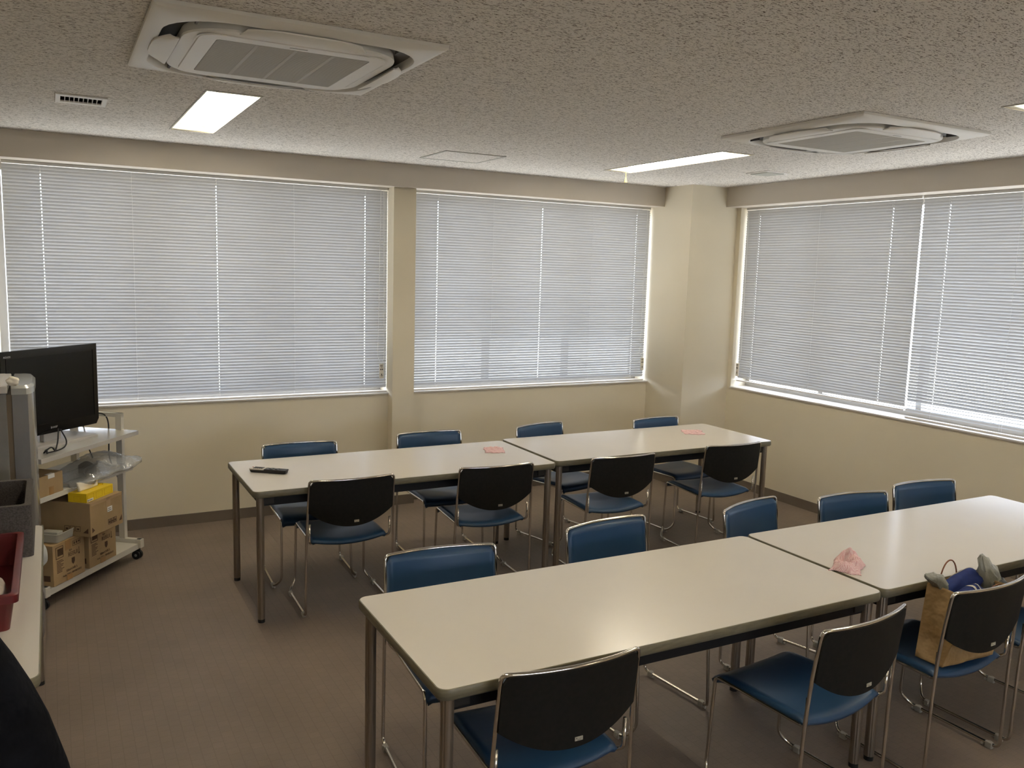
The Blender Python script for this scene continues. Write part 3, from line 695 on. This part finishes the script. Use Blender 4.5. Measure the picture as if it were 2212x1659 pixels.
# blue striped cloth: folded roll with white stripes
def bluecloth():
    root = thing('folded_cloth', 'folded royal blue cloth with white stripes sticking out of the paper bag', 'cloth', (3.052, 1.928, .60))
    def roll(cx, cy, cz, L, ry, rz_, tilt, wob, m=0):
        bm = bmesh.new()
        def f(u, v):
            x = (v-.5)*L; e = (1-abs(2*v-1)**5)**.5 if 0 < v < 1 else 0.02; a = 2*pi*u
            k = 1+.12*sin(3*a+v*6)+wob*sin(9*v+2*a)-.10*abs(sin(5*v+1.5*a))+.05*sin(7*a+13*v)
            y = cos(a)*ry*e*k; z = sin(a)*rz_*e*k
            return Vector((cx+x*cos(tilt)-z*sin(tilt), cy+y, cz+x*sin(tilt)+z*cos(tilt)))
        grid(bm, f, 22, 26, m, close_u=True); return bm, f
    bm, f1 = roll(.02, -.012, .055, .21, .045, .040, .06, .05)
    link('folded_layer', bm, BLUEC, root, smooth=True, split=False)
    bm, f2 = roll(.045, .045, .085, .26, .042, .042, .16, .05)
    link('folded_layer', bm, BLUEC, root, smooth=True, split=False)
    for v0, v1, nm in ((.55, .62, WHITEC), (.74, .78, WHITEC), (.16, .185, GREENT)):
        bm = bmesh.new(); grid(bm, lambda u, v: f1(u*.55-.03, v0+(v1-v0)*v+.02*sin(3*u))*1.0+Vector((0, 0, .0025))+Vector((0, -.0025, 0)), 16, 2); link('stripe', bm, nm, root, smooth=True, split=False)
    bm = bmesh.new(); grid(bm, lambda u, v: f2(.20+.02*u, .15+.75*v)+Vector((0, -.001, .003)), 2, 20); link('stripe', bm, mat('tan_binding', (.32, .27, .18), .8), root, smooth=True, split=False)
bluecloth()
def plasticbag(name, loc, pts, mtl, label, seed):
    rnd = random.Random(seed); bm = bmesh.new(); rings_ = []
    for (c, ra, rb, ang) in pts:
        ring = []
        for k in range(20):
            a = 2*pi*k/20; j = 1+rnd.uniform(-.16, .16)
            ring.append((c[0]+cos(a)*ra*j, c[1]+sin(a)*rb*j, c[2]+rnd.uniform(-.006, .006)+sin(a+ang)*ra*.3))
        rings_.append(ring)
    loft(bm, rings_); return tagit(link(name, bm, mtl, None, smooth=True, loc=loc), label, 'plastic bag')
plasticbag('plastic_bag', (3.255, 1.945, .66), [((0, 0, -.03), .045, .04, 0), ((.0, 0, .02), .062, .042, .4), ((-.015, 0, .06), .052, .035, 1), ((-.035, .0, .09), .038, .022, .5), ((-.055, .0, .125), .030, .014, 0), ((-.065, 0, .138), .010, .006, 0)], GREYBAG, 'crumpled translucent grey plastic bag poking up at the right of the paper bag', 3)
plasticbag('plastic_bag', (3.265, 1.92, .63), [((0, 0, -.02), .04, .035, 0), ((.01, 0, .02), .06, .04, .4), ((.0, .01, .05), .055, .035, 1), ((-.01, .0, .068), .03, .02, .5)], DARKBAG, 'dark crumpled plastic bag tucked low at the right of the paper bag', 8)
plasticbag('plastic_bag', (2.952, 1.968, .705), [((.05, 0, -.03), .025, .02, 0), ((.03, 0, .0), .034, .022, .4), ((.0, 0, .025), .034, .02, 1), ((-.035, .0, .04), .03, .016, .5), ((-.055, .0, .048), .012, .008, 0)], GREYBAG, 'small grey plastic bag corner poking up at the left of the paper bag handle', 5)

# ------------------------------------------------------------------ serving table at the left with its things
t = copy_tree(tb)
for ch in list(t.children_recursive): bpy.data.objects.remove(ch, do_unlink=True)
bpy.data.objects.remove(t, do_unlink=True)
st = make_table(1.55, .74); st.location = (-.068, 2.555, 0); st.rotation_euler = (0, 0, pi/2); st.name = 'serving_table'
tagit(st, 'cream serving table along the left edge, carrying the grey and red containers', 'table')
def container(name, label, x0, x1, y0, y1, h, wall, m, lip=0., taper=0., bev=.01, floor_t=.02):
    cx, cy = (x0+x1)/2, (y0+y1)/2; hx, hy = (x1-x0)/2, (y1-y0)/2; o = empty(name, (cx, cy, TH)); tagit(o, label, 'container')
    def rg(ix, z, r=.02): return [(a, b, z) for a, b in rrect(hx-ix, hy-ix, r, 5)]
    bm = bmesh.new()
    L = [rg(taper, 0), rg(taper*.1 if not lip else taper*.25+.0, h-.03 if lip else h)]
    if lip: L += [rg(taper*.2, h-.028), rg(-lip, h-.026), rg(-lip, h-.002), rg(-lip+.004, h)]
    L += [rg(wall, h), rg(wall+taper*.8, floor_t)]
    loft(bm, L); link('body', bm, m, o, smooth=True); return o
g = container('foam_container', 'dark grey speckled foam box, open on top, on the left table', -.47, -.098, 3.665, 4.125, .205, .024, EPP)
bm = B(-.07, .05, -.232, -.2285, .03, .14, .003); link('hand_recess', bm, mat('dark_recess', (.02, .018, .018), .8), g)
r_ = container('red_bin', 'dark red plastic bin with a wide rim on the left table', -.47, -.133, 2.915, 3.60, .122, .012, REDP, lip=.008, taper=.02, floor_t=.006)
blob('folded_towel', (-.235, 3.16, TH+.048), (.065, .15, .045), CLOTHW, 'off-white bundle of cloth lying inside the red bin', 'towel', 11, .12, 1.5, flat=-.04)
for k, (x, y, a) in enumerate([(-.235, 3.76, .4), (-.265, 3.80, 1.1), (-.225, 3.83, -.3)]):
    s = thing('ladle', 'shiny metal utensil standing inside the grey foam box', 'utensil', (x, y, TH+.022), a, 'metal utensils in the foam box')
    bm = bmesh.new(); tube(bm, fillet([(0, 0, 0.004), (.03, .01, .08), (.04, .02, .110)], .03), .004, 8); link('handle', bm, CHROME, s, smooth=True)
    bm = bmesh.new(); loft(bm, [[(.04+a_*1.0, .02+b_, .105+z) for a_, b_ in rrect(rr, rr*.7, rr*.6, 4)] for rr, z in ((.008, 0), (.02, .008), (.024, .018))]); link('bowl', bm, CHROME, s, smooth=True)
# white plastic bag hanging at far end
wb = blob('white_plastic_bag', (-.080, 4.145, .56), (.022, .03, .052), mat('white_film_bag', (.48, .48, .45), .35), 'white plastic bag hanging at the far end of the left table', 'plastic bag', 2, .14, 1.2)
bm = bmesh.new(); tube(bm, [(-.01, -.005, .045), (-.03, -.03, .117)], .003, 6); link('bag_handle', bm, WHITEP, wb)

# ------------------------------------------------------------------ refrigerator
def fridge():
    root = thing('refrigerator', 'silver-grey refrigerator behind the left table, seen from its side', 'refrigerator', (-.412, 4.665, 0))
    x0, x1 = -.27, .215; y0, y1 = -.245, .245; Z = 1.280
    bm = B(x0, x1, y0, y1, .03, Z-.035, .004); link('body', bm, FRB, root)
    bm = B(x0-.004, x1+.006, y0-.004, y1+.004, Z-.034, Z, .006); box(bm, x0+.02, x1-.02, y0+.02, y1-.02, Z, Z+.003); link('top_cover', bm, FRT, root)
    def door(z0, z1):
        def rg(z, i=0.):
            return [(x1+.022, y0+i, z), (x1+.085-i, y0+i, z), (x1+.103-i, y0+.03, z), (x1+.108-i, y0+.10, z), (x1+.110-i, 0, z), (x1+.108-i, y1-.10, z), (x1+.103-i, y1-.03, z), (x1+.085-i, y1-i, z), (x1+.022, y1-i, z)]
        bm = bmesh.new(); loft(bm, [rg(z0), rg(z1)]); return bm
    d = link('door', door(.45, Z-.04), FRD, root, smooth=True)
    bm = B(x1, x1+.022, y0+.01, y1-.01, .06, Z-.04); link('gasket', bm, mat('gasket_tan', (.16, .12, .075), .6), root)
    bm = bmesh.new()
    def rg(z, i): return [(x1+.020, y0+i, z), (x1+.080-i, y0+i, z), (x1+.102-i, y0+.035, z), (x1+.112-i, y0+.11, z), (x1+.114-i, 0, z), (x1+.112-i, y1-.11, z), (x1+.102-i, y1-.035, z), (x1+.080-i, y1-i, z), (x1+.020, y1-i, z)]
    loft(bm, [rg(Z-.04, 0), rg(Z-.012, 0), rg(Z, .012)]); link('door_cap', bm, mat('silver_cap', (.50, .50, .48), .2, .5), d, smooth=True)
    link('drawer', door(.06, .44), FRD, root, smooth=True)
    for sx_ in (-1, 1):
        for sy_ in (-1, 1):
            bm = bmesh.new(); cyl(bm, (sx_*.17-.02, sy_*.2, 0), .02, .031, 'z', 14); link('foot', bm, BLACKP, root)
fridge()
blob('crumpled_tissue', (-.170, 4.45, 1.298), (.026, .022, .02), TISSUE, 'small crumpled white tissue on top of the refrigerator', 'tissue', 6, .28, 2, flat=-.018)
def kettle():
    root = thing('electric_kettle', 'white electric kettle on top of the refrigerator at the left edge', 'kettle', (-.345, 4.62, 1.2835), 2.2)
    bm = bmesh.new(); R_ = [(.085, 0), (.092, .01), (.095, .04), (.093, .08), (.085, .12), (.070, .150)]
    loft(bm, [[(r*cos(2*pi*k/32), r*sin(2*pi*k/32), z) for k in range(32)] for r, z in R_]); link('body', bm, WHITEP, root, smooth=True)
    bm = bmesh.new(); loft(bm, [[(r*cos(2*pi*k/24), r*sin(2*pi*k/24), z) for k in range(24)] for r, z in ((.068, .150), (.06, .165), (.02, .175), (.012, .185), (.012, .195))]); link('lid', bm, WHITEP, root, smooth=True)
    bm = bmesh.new(); tube(bm, fillet([(-.08, 0, .04), (-.14, 0, .06), (-.13, 0, .17), (-.05, 0, .17)], .04), .010, 10); link('handle', bm, BLACKP, root, smooth=True)
    bm = bmesh.new(); tube(bm, [(.085, 0, .10), (.108, 0, .155)], lambda t_: .02-.009*t_, 10); link('spout', bm, WHITEP, root, smooth=True)
kettle()

# ------------------------------------------------------------------ television cart (local: +x = along width to the left, +y = towards its back)
CO = Vector((.449, 5.620, 0)); CU = Vector((-.615, -.789, 0)).normalized(); CW = Vector((-.789, .615, 0)).normalized()
# use a frame with x = -CU (to the right), y = CW (back): right handed
CANG = math.atan2(-CU.y, -CU.x)
def cpt(u, w_, z): return CO+CU*u+CW*w_+Vector((0, 0, z))
def cloc(root_u, root_w, z=0): p = cpt(root_u, root_w, z); return (p.x, p.y, p.z)
def cart():
    Wc, Dc = .87, .50
    root = thing('television_cart', 'white wheeled cart with three shelves carrying the television', 'cart', cloc(Wc/2, Dc/2), CANG)
    hw, hd = Wc/2, Dc/2
    for z0, z1, nm, y0_, y1_ in ((.068, .104, 'shelf', -hd+.015, hd-.015), (.572, .600, 'shelf', -hd+.045, hd-.03), (.796, .822, 'shelf', -hd-.0, hd)):
        bm = B(-hw+.012, hw-.012, y0_, y1_, z0, z1, .002); link(nm, bm, CARTW if z0 < .7 else CARTS, root)
    for sx_ in (-1, 1):
        xs = sx_*(hw-.014)
        for yy in (-hd+.125, hd-.06):
            bm = B(xs-.014, xs+.014, yy-.02, yy+.02, .13, .925, .002); link('post', bm, CARTW, root)
        bm = B(xs-.0138, xs+.0138, -hd+.105, hd-.04, .9, .925, .002); link('top_rail', bm, CARTW, root)
        bm = B(xs-.016, xs+.016, -hd-.0, hd, .095, .13, .003); box(bm, xs-.018, xs+.018, -hd-.004, -hd+.034, .075, .13, .003); link('foot', bm, CARTW, root)
        for yy in (-hd+.02, hd-.02):
            bm = bmesh.new()
            cyl(bm, (xs-.019, yy+.012, .027), .027, .013, 'x', 20); cyl(bm, (xs+.006, yy+.012, .027), .027, .013, 'x', 20); cyl(bm, (xs, yy, .05), .008, .03, 'z', 10); box(bm, xs-.008, xs+.008, yy-.006, yy+.030, .03, .062, .003)
            c = link('caster', bm, RUBBER, root, smooth=True)
            bm = bmesh.new(); cyl(bm, (xs-.0205, yy+.012, .027), .009, .0415, 'x', 14); link('hub', bm, GREY, c)
    return root
cart()
def carton(label, u0, u1, w0, w1, z0, z1, m=KRAFT, name='cardboard_box', group=None, rot=0.):
    root = thing(name, label, 'box', cloc((u0+u1)/2, (w0+w1)/2, z0), CANG+rot, group); hx, hy, h = abs(u1-u0)/2, abs(w1-w0)/2, z1-z0
    bm = B(-hx, hx, -hy, hy, 0, h, .0025); link('carton_body', bm, m, root); return root, hx, hy, h
def decal(root, name, rects, m, y, face='front', polys=()):
    bm = bmesh.new()
    for (a, b, c, d) in rects:
        if face == 'front': box(bm, a, b, y-.0006, y, c, d)
        else: box(bm, y-.0006, y, a, b, c, d)
    for pl in polys:
        quad(bm, [((p, y-.0006, q) if face == 'front' else (y-.0006, p, q)) for p, q in pl])
    return link(name, bm, m, root)
def frame_rects(a, b, c, d, t_=.003): return [(a, b, c, c+t_), (a, b, d-t_, d), (a, a+t_, c, d), (b-t_, b, c, d)]
def water_box(label, u0, u1):
    root, hx, hy, h = carton(label, u0, u1, .012, .262, .104, .332, group='printed water cartons on the bottom shelf')
    y = -hy-.0004
    bars = []; x = -.092
    for k in range(14):
        wd = [.0015, .003, .001, .0022][k % 4]; bars.append((x, x+wd, h-.070, h-.030)); x += wd+.0014
    b = decal(root, 'barcode', frame_rects(-.106, -.046, h-.083, h-.018)+bars, INKB, y)
    decal(root, 'tape_strip', [(-.030, .014, h-.055, h)], TAPE, y)
    decal(root, 'bottom_tape', [(-.025, .020, 0, .032)], TAPE, y-.0001)
    rr = frame_rects(.030, .095, h-.048, h-.020, .002)+[(.040, .048, h-.040, h-.027), (.058, .068, h-.040, h-.027), (.076, .088, h-.038, h-.028)]
    decal(root, 'care_symbols', rr, INKB, y)
    decal(root, 'small_print', [(-.100, -.100+.045+.012*sin(k*2.3), h-.098-k*.008, h-.0945-k*.008) for k in range(9)], INKB, y)
    F = lambda x_, z_: frame((x_, y-.0003, z_), (1, 0, 0), (0, 0, 1))
    text('brand_lettering', 'REISUI', .033, INKB, root, F(.030, h-.088), sxy=(.85, 1))
    text('subtitle_lettering', '霊水', .012, INKB, root, F(.012, h-.064))
    text('size_lettering', '500ml×24本入', .017, INKB, root, F(.018, .056), sxy=(.9, 1.1))
    text('maker_lettering', 'Asahi アサヒ 飲料株式会社', .013, INKB, root, F(.020, .034))
    # emblem and thermometer mark
    bm = bmesh.new(); yy = y-.0005
    bm.faces.new([bm.verts.new((.030+p, yy, h-.112+q)) for p, q in ((-.013, 0), (.013, 0), (.013, -.022), (.007, -.033), (0, -.038), (-.007, -.033), (-.013, -.022))])
    quad(bm, [(.078, yy, h-.066), (.082, yy, h-.066), (.082, yy, h-.098), (.078, yy, h-.098)])
    bm.faces.new([bm.verts.new((.080+.006*cos(k*pi/5), yy, h-.101+.006*sin(k*pi/5))) for k in range(10)])
    link('emblem', bm, INKB, root)
    x = -hx-.0004
    decal(root, 'side_panel_print', [(-.105, -.045, .028, .060)], INKB, x, 'side'); return root
water_box('brown carton printed REISUI at the left of the bottom shelf, plastic tray on it', .535, .790)
water_box('brown carton printed REISUI in the middle of the bottom shelf, under the large box', .252, .497)
root, hx, hy, h = carton('large plain cardboard box stacked on the REISUI cartons, tissue box on top', .325, .612, -.088, .300, .334, .524, KRAFTD)
y = -hy-.0004
decal(root, 'tape_strip', [(-.005, .035, h-.060, h), (-hx+.01, hx-.01, h-.018, h)], mat('pale_tape', (.36, .24, .13), .35), y)
s = decal(root, 'label', [(.005, .048, h-.088, h-.058)], STICKW, y-.0004); decal(s, 'label_print', [(.012, .036, h-.070, h-.067), (.010, .040, h-.080, h-.077)], INK, y-.0012)
ic = []
for k in range(3): ic += frame_rects(.010+k*.026, .034+k*.026, .028, .058, .0022)+[(.016+k*.026, .028+k*.026, .035, .045), (.021+k*.026, .023+k*.026, .045, .053)]
decal(root, 'care_symbols', ic, INKB, y)
decal(root, 'printed_triangle', [], INKB, y, polys=[[(-hx+.012, .020), (-hx+.036, .030), (-hx+.012, .052)]]); decal(root, 'printed_triangle', [], INKB, y, polys=[[(hx-.036, .024), (hx-.010, .024), (hx-.010, .056)]])
x = -hx-.0004
ic = []
for k in range(3): ic += frame_rects(-hy+.062+k*.034, -hy+.092+k*.034, .028, .058, .0022)+[(-hy+.070+k*.034, -hy+.084+k*.034, .036, .046)]
decal(root, 'side_care_symbols', ic, INKB, x, 'side'); decal(root, 'side_triangle', [], INKB, x, 'side', polys=[[(-hy+.014, .020), (-hy+.046, .022), (-hy+.014, .050)]])

root, hx, hy, h = carton('small cardboard box on the middle shelf, taped shut, beside the refrigerator', .640, .86, .048, .30, .600, .712, KRAFT)
decal(root, 'tape_strip', [(.0, .035, 0, .045)], TAPE, -hy-.0004); decal(root, 'pale_tape', [(-.005, .045, h-.022, h+.001)], STICKW, -hy-.0006)
bm = B(-.005, .045, -hy, -hy+.02, h, h+.0008); link('pale_tape', bm, STICKW, root)
# tissue box
p = cpt(.485, -.005, .525); tr = thing('tissue_box', 'bright yellow tissue box with a tissue pulled out, on the large cardboard box', 'tissue box', p, CANG+.02)
bm = B(-.12, .12, -.056, .056, 0, .052, .0015); link('carton_body', bm, YEL, tr)
ln = []
for a_, b_ in ((-.118, -.055), (-.045, .02), (.03, .11)): ln += frame_rects(a_+.008, b_, .008, .042, .0012)
decal(tr, 'printed_lines', ln, YELD, -.0564); decal(tr, 'price_sticker', [(-.115, -.062, .004, .018)], STICKW, -.0566); decal(tr, 'sticker_print', [(-.111, -.105, .007, .014), (-.100, -.070, .009, .012)], INK, -.0574)
decal(tr, 'side_lines', frame_rects(-.02, .02, .008, .036, .0012), YELD, -.1204, 'side')
bm = bmesh.new()
def tis(u, v):
    x_ = -.085+.15*u; w_ = .5+.5*sin(pi*v)
    zt = .030+.010*sin(7*u)+.028*max(0, 1-u*3.2)
    return Vector((x_-.025*v*max(0, 1-2*u), .012*sin(6*u+1.2)*v+(.010 if v < .01 else 0)-.008*v, .050+zt*v))
slab(bm, tis, lambda u, v: tis(u, v)+Vector((0, .012*(1-v)+.006, -.0)), 22, 8); link('tissue', bm, TISSUE, tr, smooth=True, split=False)
bm = bmesh.new(); grid(bm, lambda u, v: Vector((.068+.02*u, -.02+.03*v, .053+.028*u*(1-.3*v)*sin(pi*min(1, u+.3)))), 8, 4); f_ = link('torn_flap', bm, YEL, tr, smooth=True, split=False)
# plastic tray on left carton
p = cpt(.650, .110, .334); tr = thing('plastic_tray', 'frosted clear plastic tray on the left REISUI carton', 'tray', p, CANG+.05)
FROST = mat('frosted_plastic', (.58, .55, .46), .35, trans=.25)
bm = bmesh.new(); rg = lambda ix, z: [(a_, b_, z) for a_, b_ in rrect(.105-ix, .095-ix, .012, 4)]
loft(bm, [rg(.008, 0), rg(0, .045), rg(-.004, .046), rg(-.004, .048), rg(.003, .048), rg(.010, .003)]); link('tray_body', bm, FROST, tr, smooth=True)
bm = B(-.085, -.035, -.080, .02, .004, .055, .006); link('inner_cup', bm, FROST, tr)
# wooden stool at the back of the bottom shelf
p = cpt(.155, .31, .104); tr = thing('folding_stand', 'dark reddish wooden stand legs behind the cartons on the bottom shelf', 'stand', p, CANG)
for a_, b_ in ((-.03, .05), (.03, -.04)):
    bm = bmesh.new(); tube(bm, [(a_, -.06, .008), (b_, -.01, .40)], .011, 8); tube(bm, [(a_, .09, .008), (b_, -.01, .40)], .011, 8); link('leg', bm, BROWNW, tr)
bm = bmesh.new(); tube(bm, [(-.05, .01, .16), (.06, .01, .18)], .008, 8); link('crossbar', bm, BROWNW, tr)
# clear plastic bag with something grey in it on the middle shelf
p = cpt(.29, .16, .602); pb = thing('clear_plastic_bag', 'clear crinkled plastic bag holding a grey part, on the middle shelf', 'plastic bag', p, CANG)
rnd = random.Random(12); PH = [rnd.uniform(0, 6) for _ in range(12)]
def film(u, v, top=1):
    a_ = (u*2-1); b_ = (v*2-1); x_ = a_*.31*(1+.04*sin(9*b_+PH[0])); yy = b_*.135*(1+.08*sin(7*a_+PH[1]))-.03
    e_ = (1-abs(a_)**3)*(1-abs(b_)**3)
    z_ = .012+e_*(.075+.03*sin(3*a_+.8))+.005*sin(13*a_+5*b_+PH[2])+.004*sin(9*b_+7*a_+PH[3])+.003*abs(sin(21*a_-9*b_))
    if a_ > .45: z_ += .055*(a_-.45)
    return Vector((x_, yy, max(.004, z_) if top else .003+.025*max(0, a_-.55)))
bm = bmesh.new(); slab(bm, lambda u, v: film(u, v), lambda u, v: film(u, v, 0), 60, 34); link('film', bm, FILM, pb, smooth=True, split=False)
bm = bmesh.new(); tube(bm, [(-.07+.10*(1-cos(k*pi/12)), -.045+.02*sin(k), .006+.062*sin(k*pi/12)) for k in range(13)], .007, 8)
slab(bm, lambda u, v: Vector((-.02+.22*u, -.08+.12*v, .008+.075*(1-u)*(.6+.4*sin(pi*v)))), lambda u, v: Vector((-.02+.22*u, -.08+.12*v, .006)), 12, 8); link('grey_part', bm, mat('grey_plastic_part', (.13, .125, .11), .5), pb, smooth=True)

# television
def tv():
    ang = CANG-.125; a_, b_ = cpt(.175, .150, .890), None
    root = thing('television', 'black flat screen television standing on the white cart', 'television', (0, 0, 0), 0)
    # local frame: x right along the screen, y back, origin at the bottom right corner centre of the foot
    Wt, Ht = .66, .478
    ex = Vector((cos(ang), sin(ang), 0)); cx = a_-ex*Wt/2; root.location = (cx.x, cx.y, .822); root.rotation_euler = (0, 0, ang)
    z0 = .890-.822; z1 = z0+Ht; hw = Wt/2
    bm = bmesh.new(); pts = [(-hw, z0+.03), (-hw+.02, z0), (hw-.02, z0), (hw, z0+.03), (hw, z1), (-hw, z1)]
    V0 = [bm.verts.new((x_, 0, z_)) for x_, z_ in pts]; V1 = [bm.verts.new((x_, .028, z_)) for x_, z_ in pts]; V2 = [bm.verts.new((x_*.86, .085, z0+(z_-z0)*.8+.05)) for x_, z_ in pts]
    for A_, B_ in ((V0, V1), (V1, V2)):
        for k in range(6): bm.faces.new([A_[k], A_[(k+1) % 6], B_[(k+1) % 6], B_[k]])
    bm.faces.new(V0); bm.faces.new(V2[::-1]); link('casing', bm, TVB, root)
    bm = B(-hw+.035, hw-.035, -.0006, 0, z0+.060, z1-.040); link('screen', bm, TVS, root)
    bm = bmesh.new(); box(bm, hw-.033, hw-.030, -.003, 0, z0+.05, z1-.035); box(bm, -hw+.030, -hw+.033, -.003, 0, z0+.05, z1-.035); box(bm, -hw+.03, hw-.03, -.003, 0, z0+.052, z0+.057); link('bezel_ridge', bm, TVB, root)
    bm = bmesh.new()
    for k in range(26): box(bm, hw-.0005, hw+.0008, .006, .022, z0+.17+k*.011, z0+.176+k*.011)
    link('side_vents', bm, GREY if False else mat('vent_grey', (.08, .08, .09), .4), root)
    text('maker_logo', 'SHARP', .016, LOGO, root, frame((-.005, -.0012, z0+.030), (1, 0, 0), (0, 0, 1)))
    text('series_logo', 'AQUOS', .013, LOGO, root, frame((-hw+.038, -.0012, z1-.030), (1, 0, 0), (0, 0, 1)))
    bm = bmesh.new(); loft(bm, [[(x_+.03, y_, z_) for x_, y_ in rrect(.245-i, .125-i, .02)] for i, z_ in ((0, .0), (0, .010), (.010, .018))]); b = link('stand_base', bm, SILV, root, smooth=True); b.location = (0, .075, 0)
    bm = B(-.05, .07, .028, .060, .017, z0+.12, .004); link('stand_neck', bm, SILV, root)
tv()
# cables
def cable(label, pts, r=.0042, group=None, fr=.06):
    bm = bmesh.new(); q = fillet(pts, fr, 8); tube(bm, q, r, 8); return tagit(link('power_cable', bm, CABLE, None, smooth=True, split=False), label, 'cable', group)
cable('black cable hanging from the lower right of the television down behind the shelf', [cpt(.12, .22, .94), cpt(.03, .21, .915), cpt(-.014, .22, .86), cpt(-.020, .23, .62), cpt(-.020, .18, .53), cpt(-.020, .145, .42)])
cable('short black cable crossing between the two upper shelves behind the cart', [cpt(.10, .32, .93), cpt(-.013, .38, .87), cpt(-.018, .41, .78), cpt(-.018, .34, .62)], .004)
cable('black cable looped from the television foot onto the top shelf', [cpt(.46, .19, .90), cpt(.52, .10, .845), cpt(.62, .05, .828), cpt(.74, .06, .828)], .0038)
cable('black cable bundle coiled at the left end of the top shelf', [cpt(.50, .17, .91), cpt(.60, .10, .86), cpt(.70, .04, .828), cpt(.74, .03, .87), cpt(.77, .06, .828), cpt(.70, .09, .84), cpt(.76, .04, .832)], .004, fr=.03)

# ------------------------------------------------------------------ dark coat over a chair at the lower left
oc = thing('office_chair', 'black high-backed office chair under the black coat at lower left', 'chair', (-.42, 2.08, 0), 0)
bm = bmesh.new(); slab(bm, lambda u, v: Vector(((u-.5)*.42, -.02+.03*(2*u-1)**2, .52+.42*v)), lambda u, v: Vector(((u-.5)*.42, .03+.03*(2*u-1)**2, .52+.42*v)), 10, 6); link('backrest', bm, BLKCLOTH, oc, smooth=True)
bm = B(-.23, .23, .0, .42, .42, .48, .02); link('seat', bm, BLKCLOTH, oc)
bm = bmesh.new(); cyl(bm, (0, .21, .09), .025, .34, 'z', 16); link('gas_lift', bm, CHROME, oc)
bm = bmesh.new()
for k in range(5): a_ = k*2*pi/5+.3; tube(bm, [(0, .21, .085), (.26*cos(a_), .21+.26*sin(a_), .06)], .018, 8)
link('star_base', bm, BLACKP, oc)
for k in range(5):
    a_ = k*2*pi/5+.3; bm = bmesh.new(); cyl(bm, (.26*cos(a_)-.012, .21+.26*sin(a_), .025), .025, .024, 'x', 14); link('caster', bm, RUBBER, oc)
def coat():
    sil = [(1.16, -.30), (1.12, -.20), (1.085, -.145), (1.056-.008, -.123), (1.005, -.100), (.935, -.068), (.853, -.037), (.737, -.005), (.60, .02), (.48, .03)]
    cx = -.42; bm = bmesh.new(); rings_ = []
    for i, (z, xr) in enumerate(sil):
        hw = xr-cx; ring = []
        for k in range(40):
            a_ = 2*pi*k/40; d = .10+.05*(i/9); sgx = abs(cos(a_))**.75*(1 if cos(a_) > 0 else -1); sgy = abs(sin(a_))**.85*(1 if sin(a_) > 0 else -1)
            wob = 1+.015*sin(6*a_+z*9)*(i > 3)+.02*sin(11*a_)*(i > 5)
            wx = wob if abs(cos(a_)) < .97 else 1.0
            ring.append((cx+hw*sgx*wx, 2.0+.02+d*sgy*wob, z))
        rings_.append(ring)
    loft(bm, rings_, cap1=False); return tagit(link('coat', bm, BLKCLOTH, None, smooth=True, split=False), 'black coat draped over a chair back at the lower left corner', 'coat')
coat()
bpy.context.view_layer.update()
